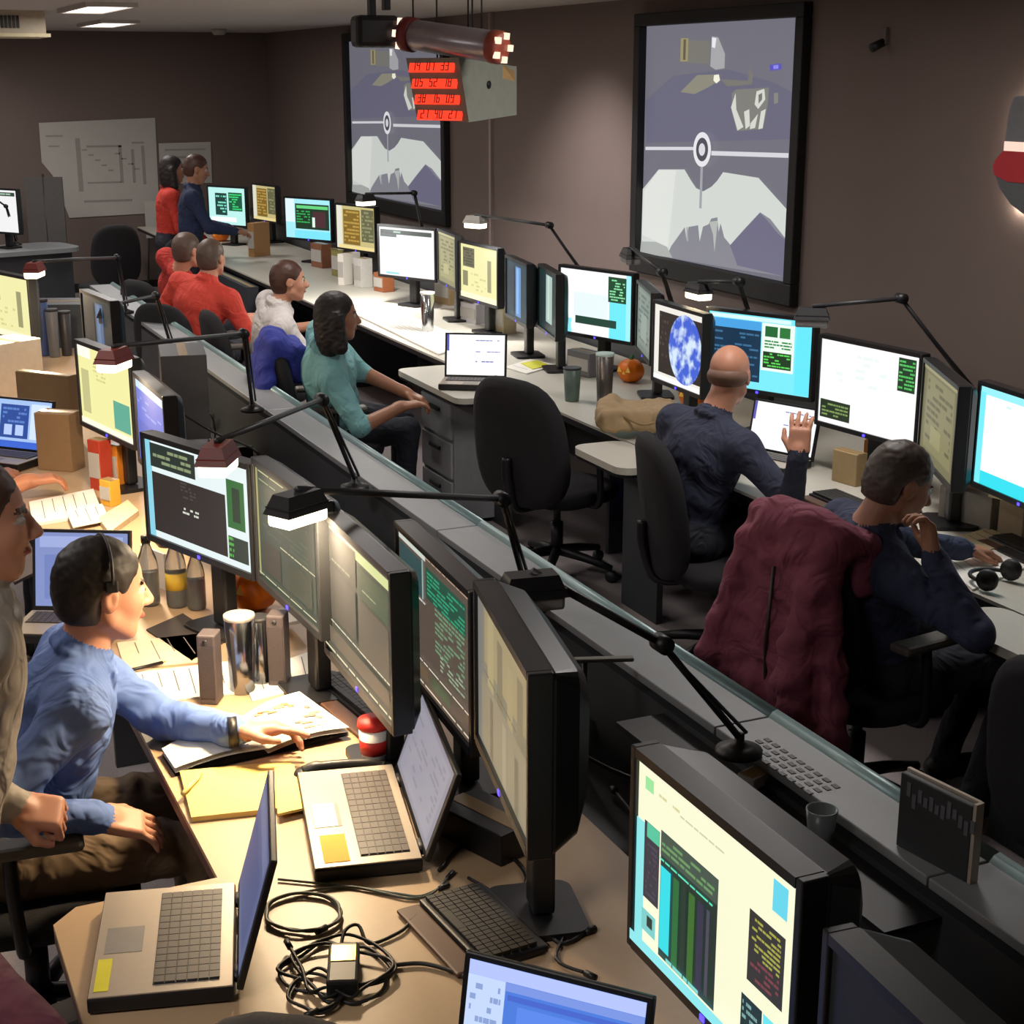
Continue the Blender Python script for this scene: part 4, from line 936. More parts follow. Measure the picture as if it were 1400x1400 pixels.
def chair(label, loc, face, fab=FAB, back_h=.58, back_w=.5, top=1.05, seat_z=.46, arms=True, group='office chairs', lean=.12):
    """face: heading of a person sitting in it"""
    t = thing('office_chair', label, 'chair', (loc[0], loc[1], 0), face - math.pi / 2, group)     # local +y is forward
    m = MB(); pad(m, .5, .48, .09, fab, TR((0, .02, seat_z - .045), rx=math.pi / 2)); m.build('seat', t)
    m = MB(); pad(m, back_w, back_h, .085, fab, TR((0, -.25 - lean * .3, top - back_h / 2), rx=lean), curve=-.05, p=2.9, taper=.12); m.build('backrest', t)
    m = MB(); m.tube(spline([(0, -.1, seat_z - .09), (0, -.27, seat_z - .08), (0, -.33, seat_z + .06), (0, -.31 - lean * .2, top - back_h * .6)]), .022, BLK, n=8); m.build('back_support', t)
    MB().tube([(0, 0, .1), (0, 0, .26)], .03, BLK, n=14).tube([(0, 0, .26), (0, 0, seat_z - .08)], .018, DGR, n=12).build('column', t)
    if arms:
        for s in (-1, 1):
            a = MB().tube(spline([(s * .22, -.02, seat_z - .07), (s * .29, -.02, seat_z - .05), (s * .3, -.03, seat_z + .1), (s * .29, -.03, seat_z + .19)]), .016, BLK, n=8).build('arm_post', t)
            MB().box((s * .29 - .04, -.15, seat_z + .19), (s * .29 + .04, .13, seat_z + .22), mat('armrest_grey', '#5d5852', .5), bev=.012).build('armrest', t)
    for i in range(5):
        a = 2 * math.pi * i / 5 + .3
        l = MB().tube([(0, 0, .12), (.15 * math.cos(a), .15 * math.sin(a), .1), (.29 * math.cos(a), .29 * math.sin(a), .07)], [.026, .022, .016], BLK, n=8).build('base_leg', t)
        MB().lathe([(0, -.012), (.028, -.012), (.028, .012), (0, .012)], DK, 14, TR((.29 * math.cos(a), .29 * math.sin(a), .028), rx=math.pi / 2, rz=a)).build('caster', l)
    return t

# ================================================================== PEOPLE AND THEIR CHAIRS
def W2L(loc, face, p):
    p = Vector(p); d = Vector((p.x - loc[0], p.y - loc[1])); c, s = math.cos(face), math.sin(face)
    return V(d.x * c + d.y * s, -d.x * s + d.y * c, p.z)
D = math.radians
DARKP = cloth('dark_trousers', '#20222c'); KHAKI = cloth('khaki_trousers', '#6f5b45'); BEIGE = cloth('beige_trousers', '#8b8474')
BHAIR = mat('dark_brown_hair', '#1c130f', .6, scale=160, var=.4, stretch=(1, 1, .15)); GHAIR = mat('greying_brown_hair', '#5d4a3e', .5, scale=160, var=.4)
BRHAIR = mat('brown_hair', '#4a2e22', .5, scale=160, var=.4); SHAIR = mat('salt_pepper_hair', '#4c423c', .5, scale=200, var=.5)

# man in the blue shirt
loc = (.30, 3.52); fa = D(-6)
q = lambda x, y, z: W2L(loc, fa, P(x, y, z))
hdp = q(142, 805, 1.155)
chair('dark office chair under the man in the blue shirt', loc, fa, group='chairs of the near row', top=.98)
_, g9, H9 = person('man in a blue dress shirt and khakis pointing over an open binder', loc, fa,
    dict(pelvis=V(-.02, 0, .55), neck=V(hdp[0] - .06, hdp[1] * .8, 1.0), head=hdp, hyaw=D(12), hpitch=D(6), wl=q(325, 1000, .82), pl=V(-.2, .6, -.5), fl=V(1, -.12, .02), bl=V(0, .25, 1), point=(True, False), curl=(.5, .35),
         wr=q(138, 1118, .70), pr=V(-.9, -.4, -.2), fr=V(.9, .05, -.35), br=V(0, -.3, 1), kl=V(.42, .17, .52), kr=V(.42, -.13, .52), al=V(.4, .17, .09), ar=V(.4, -.13, .09), shw=.18, bulk=1.06),
    cloth('blue_dress_shirt', '#5a74ae', .8), KHAKI, 'light', BHAIR, 'short', h=.0055, fold=.011)
_wl = ik(V(0, 0, 0), V(1, 0, 0), 1, 1, V(0, 0, 1))
def band(t, c, d, r, w_, mt, name):
    zq = Vector(d).to_track_quat('Z', 'Y').to_matrix().to_4x4()
    MB().lathe([(r - .004, -w_), (r, -w_), (r, w_), (r - .004, w_)], mt, 18, Matrix.Translation(Vector(c)) @ zq).build(name, t)
sp9 = bpy.data.objects['person']
band(sp9, q(318, 1001, .82), (1, -.1, .0), .037, .011, BLK, 'wristwatch')
# his headset band
hp = thing('headset', 'thin dark headset band over the blue shirted man\'s hair', 'headset', Vector(loc + (0,)), fa)
pts = [H9(.005 - .012, .092 * math.cos(a), .035 + .094 * math.sin(a)) for a in [math.pi * i / 16 for i in range(17)]]
MB().tube([Vector(p) for p in pts], .004, DK, n=6).build('band', hp)
for s in (-1, 1):
    c = H9(-.007, .088 * s, .03); MB().box((-.014, -.006, -.014), (.014, .006, .014), DK, TR(Vector(c)), bev=.004).build('ear_pad', hp)

# man cut by the left edge, standing
loc = (.15, 2.97); fa = D(-4); q = lambda x, y, z: W2L(loc, fa, P(x, y, z))
hdp = q(-30, 712, 1.47)
person('man in pale checked shirt and beige trousers cut by the left edge', loc, fa,
    dict(pelvis=V(-.06, 0, .86), neck=V(hdp[0] - .015, hdp[1], 1.315), head=hdp, hyaw=D(-2), wl=W2L(loc, fa, P(18, 1105, .86)), pl=V(-.8, .6, -.2), fl=V(.9, -.1, -.25), bl=V(.2, -.5, .8), curl=(1.5, 1.2), thumb=1.0,
         wr=V(-.16, -.26, .8), pr=V(-.7, -.5, -.2), kl=V(-.04, .1, .47), kr=V(-.04, -.1, .47), al=V(-.06, .1, .09), ar=V(-.06, -.1, .09)),
    cloth('pale_grey_checked_shirt', '#a79f94', .85, 60), BEIGE, 'light', BRHAIR, 'short', h=.006, fold=.007)

# person whose arm reaches in at the left
loc = (.22, 6.1); fa = D(0); q = lambda x, y, z: W2L(loc, fa, P(x, y, z))
chair('dark office chair of the person reaching in at the left edge', loc, fa, group='chairs of the near row')
person('person with bare forearm reaching in from the left edge beside the laptop', loc, fa,
    dict(neck=V(.0, 0, 1.02), head=V(.02, .0, 1.17), wr=q(38, 658, .82), pr=V(-.2, -.6, -.5), fr=V(1, -.05, .05), br=V(0, 0, 1), wl=V(.3, .25, .75), curl=(.5, .55)),
    cloth('orange_shirt', '#b8563c'), DARKP, 'tan', BRHAIR, 'short', h=.008, sleeves='short')

# bald man
loc = (3.05, 5.13); fa = D(14); q = lambda x, y, z: W2L(loc, fa, P(x, y, z))
hdp = q(998, 512, 1.165)
chair('tall dark office chair holding the bald man', (3.17, 5.0), D(-14), top=.97, back_w=.5, arms=False)
NAVY = cloth('navy_suit', '#30354a', .85)
def suit_collar(sf, g, H, Rh, up, fx, fy):
    nk = g['neck']
    for i in range(8):
        a0 = math.pi * .5 + math.pi * i / 8; a1 = math.pi * .5 + math.pi * (i + 1) / 8
        sf.cap(nk + up * .02 + fx * .064 * math.cos(a0) + fy * .066 * math.sin(a0), nk + up * .02 + fx * .064 * math.cos(a1) + fy * .066 * math.sin(a1), .007, .007, 'collar', k=.004)
person('bald man in a dark navy suit with one hand raised', loc, fa,
    dict(neck=V(hdp[0] - .08, hdp[1] * .9, 1.0), head=hdp, hyaw=D(28), hpitch=D(8), wr=q(1092, 622, .95), pr=V(.3, -.6, -1), fr=V(.2, .15, 1), br=V(-.8, -.5, 0), wl=V(.4, .22, .79), curl=(.4, .35), bulk=1.1, shw=.19,
         xmats={'collar': PAPER}), NAVY, DARKP, 'light', mat('sparse_hair', '#7d5f4f', .6, scale=200, var=.3), 'fringe', h=.0065, extra=suit_collar)

# man in navy shirt, hand on chin
loc = (2.93, 3.70); fa = D(-8); q = lambda x, y, z: W2L(loc, fa, P(x, y, z))
hdp = q(1232, 660, 1.13)
c8 = (2.90, 3.73)
chair('office chair with a maroon jacket over its back, man in navy seated', c8, D(8), top=1.0, back_w=.44)
person('man in navy polo with short dark hair resting chin on hand', loc, fa,
    dict(neck=V(hdp[0] - .09, hdp[1] * .85, .985), head=hdp, hyaw=D(-4), hpitch=D(20), wr=q(1275, 760, .97), pr=V(.2, -.4, -1), fr=V(-.12, .25, 1), br=V(1, -.2, .1), wl=V(.42, .18, .79), curl=(.4, .8), bulk=1.05,
         kl=V(.5, .12, .52), kr=V(.46, -.13, .52), al=V(.36, .12, .09), ar=V(.3, -.16, .09)), cloth('navy_polo', '#2f3650', .85), DARKP, 'dim', SHAIR, 'short', h=.0065)
def jacket(label, c, face, mt, top=1.0, low=.3, wd=.24, seed=2, h=.01, slv=True):
    t = thing('jacket', label, 'jacket', (c[0], c[1], 0), face - math.pi / 2)
    s = Soft()
    s.cap((-wd * .55, -.29, top - .015), (wd * .55, -.29, top - .015), .07, .07, 'c', k=.05, fold=.012)
    s.cap((-wd * .3, -.31, top + .03), (wd * .3, -.31, top + .03), .045, .045, 'c', k=.06, fold=.012)
    for sg, lw, dx in ((-1, low + .16, .0), (1, low, .03)):
        for k_ in range(4):
            x0 = sg * wd * (.12 + .17 * k_); x1 = sg * wd * (.1 + .3 * k_) + dx
            s.cap((x0, -.345, top - .03 - .02 * k_), (x1, -.40 + .012 * (k_ % 2), lw + .04 * (k_ % 2)), .045, .05, 'c', k=.035, fold=.016)
    s.rbox((0, -.2, top - .09), (wd * .7, .02, .07), .03, 'c', k=.05, fold=.012)
    if slv:
        s.cap((wd * .6, -.35, top - .1), (wd * .62, -.45, low + .3), .062, .058, 'c', k=.02, fold=.016); s.cap((wd * .62, -.45, low + .3), (wd * .78, -.45, low + .04), .058, .05, 'c', k=.02, fold=.016)
        s.cap((-wd * .5, -.35, top - .08), (-wd * .85, -.43, low + .26), .055, .05, 'c', k=.02, fold=.016)
    me = s.mesh('jacket_cloth', h, {'c': mt}, fold_seed=seed, fold_len=.13)
    o = bpy.data.objects.new('draped_cloth', me); COL.objects.link(o); o.parent = t
    if slv: MB().tube([(wd * .1, -.415, top - .1), (wd * .06, -.425, (top + low) / 2), (wd * .1, -.42, low + .1)], .006, mat('jacket_zip', '#2a1a1e', .5), n=6).build('zip', t)
    return t
jacket('maroon jacket draped over a chair back in the middle right', c8, D(8), cloth('maroon_jacket', '#7a3a4c', .85, 20), top=1.0, low=.3, wd=.265)

# woman in teal
loc = (2.40, 7.66); fa = D(-8); q = lambda x, y, z: W2L(loc, fa, P(x, y, z))
hdp = q(462, 432, 1.15)
chair('dark office chair with a bright blue jacket, woman in teal seated', loc, fa, top=1.0)
person('woman with dark shoulder length hair in a teal top, hands forward', loc, fa,
    dict(neck=V(hdp[0] - .06, hdp[1] * .9, 1.0), head=hdp, wr=q(548, 556, .70), pr=V(-.5, -.5, -.6), wl=q(556, 543, .72) + V(.02, .12, 0), fr=V(1, .1, .1), curl=(.4, .4), shw=.175, bulk=1.2, kl=V(.4, .12, .5), kr=V(.38, -.12, .5), al=V(.38, .12, .09), ar=V(.36, -.12, .09)), cloth('teal_top', '#7db4b7', .85), DARKP, 'dim', BHAIR, 'long', h=.008, sleeves='short')
jacket('bright blue jacket hung on the chair of the woman in teal', loc, fa, cloth('royal_blue_jacket', '#2b3796', .8, 20), top=.98, low=.5, wd=.22, slv=False, seed=4, h=.012)

# man in white shirt
loc = (2.42, 9.16); fa = D(0); q = lambda x, y, z: W2L(loc, fa, P(x, y, z))
hdp = q(396, 384, 1.12)
chair('dark office chair under the man in white', loc, fa, top=.95)
person('man in white shirt with brown hair facing the far row', loc, fa,
    dict(neck=V(hdp[0] - .07, hdp[1] * .9, .985), head=hdp, hyaw=D(-12), wr=V(.38, -.2, .78), wl=V(.4, .2, .78)), cloth('white_shirt', '#d9d4d2', .8), DARKP, 'light', BRHAIR, 'short', h=.01, sleeves='short')
# two people in red
REDS = cloth('coral_red_polo', '#dc4a3c', .85)
loc = (2.2, 10.15); fa = D(40); q = lambda x, y, z: W2L(loc, fa, P(x, y, z))
hdp = q(290, 352, 1.15)
chair('dark chair in front of the ledge holding the nearer red shirted person', loc, fa, top=.9)
person('nearer person in coral red polo with grey brown hair, seen from behind', loc, fa, dict(neck=V(hdp[0] - .05, hdp[1] * .9, 1.0), head=hdp, wl=V(.3, .3, .72), wr=V(.3, -.3, .72), bulk=1.2, shw=.2), REDS, DARKP, 'light', GHAIR, 'short', h=.01, sleeves='short')
loc = (2.35, 11.35); fa = D(25); q = lambda x, y, z: W2L(loc, fa, P(x, y, z))
hdp = q(257, 342, 1.14)
chair('dark chair of the red shirted person half hidden by another', loc, fa, top=.9)
person('person in red half hidden behind the nearer red polo', loc, fa, dict(neck=V(hdp[0] - .05, hdp[1] * .9, .99), head=hdp), cloth('red_shirt', '#b8342c'), DARKP, 'light', GHAIR, 'short', h=.011, sleeves='short')
# standing pair at the back
loc = (3.0, 13.58); fa = D(-12)
person('standing man in a navy jacket at the far end of the row', loc, fa, dict(pelvis=V(0, 0, .88), neck=V(.05, 0, 1.365), head=V(.1, 0, 1.53), wr=V(.4, -.12, 1.0), wl=V(.36, .2, 1.0), kl=V(0, .1, .46), kr=V(0, -.1, .46), al=V(-.02, .1, .09), ar=V(-.02, -.1, .09), hpitch=D(12)), cloth('navy_jacket', '#1f2a4a'), DARKP, 'dim', BRHAIR, 'short', h=.011)
loc = (2.9, 14.0); fa = D(-5)
person('standing woman in red with dark long hair beside the navy jacket man', loc, fa, dict(pelvis=V(0, 0, .88), neck=V(.04, 0, 1.345), head=V(.08, 0, 1.505), wr=V(.3, -.16, .9), wl=V(.3, .2, .9), kl=V(0, .1, .46), kr=V(0, -.1, .46), al=V(-.02, .1, .09), ar=V(-.02, -.1, .09), shw=.155), cloth('scarlet_top', '#c83a2c'), DARKP, 'dim', BHAIR, 'long', h=.011)

# ------------------------------------------------------------------ empty chairs
chair('empty black office chair in front of the laptop desk return', (3.08, 6.33), D(20), top=1.0, back_w=.62, back_h=.62)
chair('dark office chair far back, left of the far aisle, tallest', (2.45, 14.6), D(100), top=1.02, arms=False)
chair('dark office chair far back leaning right of the tallest far chair', (2.75, 13.9), D(130), top=.95, arms=False)
chair('dark office chair cut by the right edge below the desk return', (3.12, 2.87), D(10), top=.84, arms=False)
chair('maroon backed chair at the bottom left corner', (.44, 2.29), D(16), fab=cloth('maroon_fabric', '#5c2c36', .9, 90), top=.98, group='chairs of the near row')
chair('dark chair whose rounded top shows at the bottom edge', (.33, 1.74), D(-131), fab=mat('brown_grey_fabric', '#4a443e', .9, scale=200, var=.3), top=.93, arms=False, group='chairs of the near row')

# ================================================================== THINGS ON THE DESKS
def flatsheet(name, label, cat, px4, z, mt, th=.003, lines=0, group=None, linem=None, marg=.1):
    q = [P(x, y, z) for x, y in px4]; c = sum(q, Vector()) / 4
    t = thing(name, label, cat, (c.x, c.y, z), 0, group); l = [p - c for p in q]
    vs = [(p.x, p.y, 0) for p in l] + [(p.x, p.y, th) for p in l]
    MB().add(vs, [(0, 1, 2, 3), (7, 6, 5, 4), (0, 4, 5, 1), (1, 5, 6, 2), (2, 6, 7, 3), (3, 7, 4, 0)], mt).build('sheet', t)
    if lines:
        m = MB(); r = random.Random(len(label))
        for i in range(lines):
            f = marg + (1 - 2 * marg) * (i + .5) / lines
            a = l[0].lerp(l[3], f); b = l[1].lerp(l[2], f); e = r.uniform(.5, .92); a2 = a.lerp(b, .08); b2 = a.lerp(b, e); d = (l[3] - l[0]).normalized() * .003
            m.add([(a2.x, a2.y, th + .0006), (b2.x, b2.y, th + .0006), (b2.x + d.x, b2.y + d.y, th + .0006), (a2.x + d.x, a2.y + d.y, th + .0006)], [(0, 1, 2, 3)], linem or INK)
        m.build('printed_lines', t)
    return t
def lathe_thing(name, label, cat, pos, parts, group=None, n=20):
    t = thing(name, label, cat, pos, 0, group)
    for nm, prof, mt in parts: MB().lathe(prof, mt, n).build(nm, t)
    return t
def bottle(label, px_, cap_m, liquid, h=.22, r=.033, z=ZD, group='drink bottles under the near monitor', lab=None):
    p = P(px_[0], px_[1], z)
    return lathe_thing('bottle', label, 'bottle', p, [('bottle_body', [(0, 0), (r * .9, 0), (r, .012), (r, h * .55), (r * .85, h * .68), (r * .4, h * .85), (r * .38, h * .9), (0, h * .9)], GLASS),
        ('drink', [(0, .004), (r * .88, .004), (r * .92, h * .48), (0, h * .48)], liquid), ('cap', [(0, h * .9), (r * .45, h * .9), (r * .45, h), (0, h)], cap_m)] + ([('wrap_label', [(r + .0006, h * .25), (r + .0006, h * .48)], lab)] if lab else []), group, 16)
bottle('bottle with dark cola and black cap under the near framed monitor', (205, 826), BLK, BROWND, .22)
bottle('clear bottle with yellow label beside the cola bottle', (243, 828), RED, mat('pale_drink', '#b8a48a', .2), .23, lab=mat('yellow_label', '#d9b33c', .6))
bottle('small red drink bottle with blue cap, right of the bottle group', (270, 832), BLUEM, mat('red_drink', '#b04a38', .2), .2, .028)
def tumbler(label, px_, h=.2, r=.04, mt=CHROME, lid=BLK, z=ZD, group='steel tumblers'):
    lathe_thing('tumbler', label, 'tumbler', P(px_[0], px_[1], z), [('cup', [(0, 0), (r * .78, 0), (r * .8, .005), (r, h * .95), (r * .94, h * .96), (r * .92, h * .9), (0, h * .88)], mt), ('rim', [(r * .93, h * .94), (r * 1.03, h * .95), (r * 1.03, h), (r * .93, h)], lid)], group)
tumbler('tall shiny steel travel mug between the two small speakers', (332, 945), .215, .04, CHROME, mat('steel_rim', '#d8d4cc', .3, .6))
tumbler('second steel travel mug tucked behind the tall one', (358, 934), .19, .028, CHROME, DK)
tumbler('steel tumbler with white lid on the far desk, beside the laptop', (585, 455), .26, .045, CHROME, PAPER)
tumbler('dark steel tumbler with pale lid near the far pumpkin', (826, 557), .27, .045, mat('dull_steel', '#77726e', .3, .8), mat('pale_teal_lid', '#bcd2cc', .5))
tumbler('grey green cup on the far desk behind the empty chair', (782, 548), .17, .045, mat('grey_green_cup', '#56685e', .4), DK)
# pair of slim speakers
for px_, lab, hgt in (((290, 958), 'slim grey speaker box left of the steel mug', .19), ((383, 934), 'slim grey speaker box right of the steel mug', .2)):
    p = P(px_[0], px_[1], ZD); t = thing('speaker', lab, 'speaker', p, D(-30), 'small desk speakers')
    MB().box((-.024, -.03, 0), (.024, .03, hgt), mat('mauve_grey_plastic', '#4d4547', .5), bev=.005).build('speaker_box', t)
    MB().box((-.02, -.0325, .02), (.02, -.0305, hgt - .03), mat('speaker_mesh', '#40393b', .8, scale=300, var=.4)).build('speaker_grille', t)
    MB().lathe([(0, 0), (.006, 0), (.006, .004), (0, .004)], DK, 12, TR((0, -.0305, hgt - .016), rx=math.pi / 2)).build('volume_knob', t)
# mouse pad, papers, binder, folder
flatsheet('mouse_pad', 'dark mouse pad behind the slim speakers', 'mouse pad', [(200, 862), (262, 905), (308, 878), (250, 840)], ZD + .001, mat('dark_pad', '#3b3330', .9), .004)
flatsheet('paper_sheet', 'brightly lit white papers in front of the blue shirted man', 'paper', [(165, 925), (180, 966), (335, 948), (325, 905)], ZD + .001, PAPER, .006, 6)
flatsheet('paper_sheet', 'tan tinted paper above the lit white papers', 'paper', [(160, 880), (170, 915), (300, 905), (270, 868)], ZD + .001, mat('cream_paper', '#e8d0b0', .8), .004, 4)
flatsheet('paper_sheet', 'white note under the right speaker', 'paper', [(330, 925), (345, 960), (440, 935), (430, 890)], ZD + .001, PAPER, .004, 4)
t = thing('pen', 'black pen on the lit papers', 'pen', P(195, 915, ZD + .012)); MB().tube([(-.06, -.0, 0), (.06, .03, 0)], .005, BLK, n=8).build('barrel', t); MB().tube([(.06, .03, 0), (.07, .035, 0)], [.004, .001], GOLD, n=8).build('tip', t)
# open binder
def binder():
    a, b, c_, d = [P(x, y, ZD) for x, y in ((222, 1035), (240, 1062), (478, 1012), (410, 962))]
    o = (a + b + c_ + d) / 4; t = thing('ring_binder', 'open white binder with diagrams under the pointing hand', 'binder', (o.x, o.y, ZD))
    l = [p - o for p in (a, b, c_, d)]
    def sheet(f0, f1, z0, zb, mt, nm, seg=10, th=.004):
        m = MB()
        def fn(u, v):
            f = f0 + (f1 - f0) * u; lo_ = l[1].lerp(l[2], f); hi_ = l[0].lerp(l[3], f); p = lo_.lerp(hi_, v); return (p.x, p.y, z0 + zb * math.sin(math.pi * u) + (.012 * u * u))
        m.grid(fn, seg, 3, mt); m.grid(lambda u, v: tuple(Vector(fn(1 - u, v)) - Vector((0, 0, th))), seg, 3, mt)
        return m.build(nm, t)
    # extend sheets towards the camera-far side for real page size
    sheet(0, 1, .006, .0, BLK, 'cover', th=.005)
    pg = sheet(.0, .52, .022, .012, PAPER, 'page_block', th=.012); pg2 = sheet(.52, 1.0, .022, .014, PAPER, 'page_block', th=.012)
    m = MB(); r = random.Random(3)
    for i in range(26):
        f = r.uniform(.56, .92); v = r.uniform(.1, .85); p = l[1].lerp(l[2], f).lerp(l[0].lerp(l[3], f), v); u = (f - .52) / .48; z = .0235 + .014 * math.sin(math.pi * u) + .012 * u * u
        w_, h_ = r.uniform(.01, .035), r.uniform(.002, .02); m.box((p.x - w_ / 2, p.y - h_ / 2, z), (p.x + w_ / 2, p.y + h_ / 2, z + .001), r.choice([INK, INKR, INKR, CARD]))
    m.build('printed_diagram', pg2)['kind'] = 'stuff'
    m = MB()
    for k in (.25, .5, .75):
        p = l[1].lerp(l[2], .52).lerp(l[0].lerp(l[3], .52), k); m.tube([Vector((p.x + .015 * math.cos(a_), p.y, .02 + .018 * math.sin(a_))) for a_ in [math.pi * i / 8 for i in range(9)]], .002, CHROME, n=6)
    m.build('binder_ring', t)
binder()
flatsheet('folder', 'yellow manila folder below the open binder', 'folder', [(246, 1060), (262, 1124), (412, 1108), (398, 1046)], ZD + .001, YELLOW, .012, 0)
flatsheet('folder', 'smaller yellow note pad behind the laptop lid', 'folder', [(375, 1052), (380, 1116), (415, 1108), (402, 1048)], ZD + .0135, mat('yellow_pad', '#f0cf70', .7), .006, 0)
t = thing('highlighter', 'pale yellow highlighter pen on the folder corner', 'pen', P(262, 1072, ZD + .02), D(55)); MB().tube([(-.05, 0, 0), (.04, 0, 0)], .006, mat('pale_yellow_plastic', '#f2e08a', .4), n=8).build('barrel', t); MB().tube([(.04, 0, 0), (.055, 0, 0)], .0045, YELLOW, n=8).build('cap', t)
# keyboards
def keyboard(label, a, b, depth, z=ZD, mt=BLK, group='keyboards'):
    a = P(a[0], a[1], z); b = P(b[0], b[1], z); d = b - a; w = d.length; c = (a + b) / 2
    t = thing('keyboard', label, 'keyboard', (c.x, c.y, z), math.atan2(d.y, d.x), group)
    MB().box((-w / 2, 0, .002), (w / 2, depth, .018), mt, bev=.005).build('keyboard_case', t)
    m = MB(); n = 18; kw = (w - .02) / n; kd = (depth - .03) / 6
    for r_ in range(6):
        for k in range(n):
            x = -w / 2 + .01 + k * kw; y = .01 + r_ * kd
            if r_ == 0 and 4 < k < 10: continue
            m.box((x + .001, y + .001, .018), (x + kw - .001, y + kd - .001, .026), mat('black_key', '#24211f', .5))
    m.box((-w / 2 + .01 + 5 * kw, .011, .018), (-w / 2 + .01 + 10 * kw, .01 + kd, .026), mat('black_key', '#24211f', .5))
    k_ = m.build('keys', t); k_['kind'] = 'stuff'
    MB().box((-w / 2 + .004, -.05, .002), (w / 2 - .004, -.001, .012), mat('wrist_rest', '#5a3d2c', .5), bev=.005).build('wrist_rest', t)
    return t
keyboard('black keyboard with wrist rest at the bottom among cables', (572, 1240), (660, 1332), .14)
keyboard('dark keyboard under the olive monitor behind the binder', (430, 935), (520, 1010), .13)
keyboard('dark keyboard in front of the bald man on the far desk', (1105, 680), (1180, 712), .14)
keyboard('black keyboard on the far desk at the right edge', (1350, 740), (1432, 778), .11)
# red and white cup
lathe_thing('drink_cup', 'red and white paper cup under the green text monitor', 'cup', P(512, 1046, ZD), [('cup_body', [(0, 0), (.028, 0), (.036, .1), (.034, .1), (0, .095)], PAPER), ('red_band', [(.0322, .035), (.0352, .07)], RED), ('lid', [(.037, .098), (.039, .102), (.036, .118), (0, .122)], RED)])
# grey handset and clutter right of the binder
t = thing('telephone_handset', 'black phone handset lying behind the beige laptop', 'telephone', P(470, 1062, ZD + .004), D(-15))
MB().tube(spline([(-.09, 0, .018), (-.05, 0, .03), (.05, 0, .03), (.09, 0, .018)]), [.016] * 6 + [.012] * 6 + [.013] * 6 + [.016], BLK, n=10).build('grip', t)
for s in (-1, 1): MB().lathe([(0, 0), (.026, 0), (.028, .01), (.02, .024), (0, .026)], BLK, 16, TR((s * .09, 0, 0))).build('ear_cup' if s < 0 else 'mouth_cup', t)
# cables
def cable(label, pts, r=.004, mt=CABLE, cat='cable', group='loose cables on the near desk'):
    pts = [Vector(p) for p in pts]; o = pts[0]; t = thing('cable', label, cat, o, 0, group)
    MB().tube(spline([p - o for p in pts], 5), r, mt, n=6).build('cord', t)
    MB().tube([pts[-1] - o, pts[-1] - o + (pts[-1] - pts[-2]).normalized() * .025], r * 1.8, BLK, n=8).build('plug', t)
def loop(cx, cy, rx, ry, n, turns, wob=.0, z=ZD + .006, seed=1):
    r = random.Random(seed); return [P(cx + rx * (1 + r.uniform(-wob, wob)) * math.cos(2 * math.pi * i / n), cy + ry * (1 + r.uniform(-wob, wob)) * math.sin(2 * math.pi * i / n), z + .004 * (i // n)) for i in range(int(n * turns) + 1)]
cable('coiled grey green cable loop between the two near laptops', loop(415, 1247, 52, 26, 14, 2.2, .06), .0035, CABLEG)
cable('tangled black power cord around the small adapter', loop(462, 1325, 62, 38, 10, 3.6, .35, seed=5), .0034, CABLE)
cable('black cord from the adapter tangle towards the blue laptop', [P(x, y, ZD + .006) for x, y in ((535, 1320), (575, 1317), (610, 1325), (640, 1338))], .0045)
cable('thin dark cable arching above the adapter', [P(x, y, ZD + z) for x, y, z in ((465, 1300, .006), (472, 1272, .02), (490, 1265, .02), (505, 1290, .006), (545, 1275, .006), (560, 1262, .006))], .0035)
cable('thin cable along the front of the beige laptop', [P(x, y, ZD + .005) for x, y in ((380, 1202), (440, 1208), (500, 1215), (545, 1222), (575, 1225), (600, 1215))], .003, CABLEG)
cable('thin cable across the tan desk to the keyboard', [P(x, y, ZD + .005) for x, y in ((400, 1222), (470, 1212), (520, 1220), (560, 1228), (590, 1222), (612, 1200))], .003, CABLEG)
cable('black cord in the lower tangle near the chair top', loop(430, 1355, 35, 28, 9, 2.3, .25, seed=9), .0032)
cable('dark cable snaking under the thick dark monitor', [P(x, y, ZD + .006) for x, y in ((600, 1190), (640, 1150), (690, 1165), (720, 1200), (700, 1235), (735, 1255), (765, 1290), (800, 1275))], .004)
cable('second dark cable behind the black keyboard', [P(x, y, ZD + .006) for x, y in ((640, 1200), (672, 1220), (665, 1240), (720, 1255), (775, 1262), (760, 1310), (800, 1330))], .0035)
# power adapter with gold label
p = P(470, 1338, ZD); t = thing('power_adapter', 'black power adapter with shiny gold label among tangled cords', 'adapter', p, D(-20))
MB().box((-.028, -.065, .003), (.028, .065, .036), BLK, bev=.006).build('adapter_body', t); MB().box((-.022, .0, .0362), (.022, .05, .0375), GOLD).build('gold_label', t)
# computer towers under and behind
def tower(label, pos, rz, w=.2, d=.42, h=.44, mt=BLK):
    t = thing('computer_tower', label, 'computer', pos, rz, 'computer towers'); MB().box((-w / 2, -d / 2, .01), (w / 2, d / 2, h), mt, bev=.006).build('case', t)
    MB().box((-w / 2 + .02, -d / 2 - .004, h - .1), (w / 2 - .02, -d / 2, h - .06), DGR).build('drive_door', t); MB().box((-.01, -d / 2 - .004, h - .15), (.01, -d / 2, h - .13), LED).build('power_light', t)
tower('black computer tower under the near desk beyond the blue shirted man', (1.25, 4.2, 0), D(-90))
tower('black computer tower under the far desk beside the bald man', (3.75, 6.4, 0), D(-90))
tower('black computer tower under the far desk near the woman in teal', (3.75, 8.6, 0), D(-90))
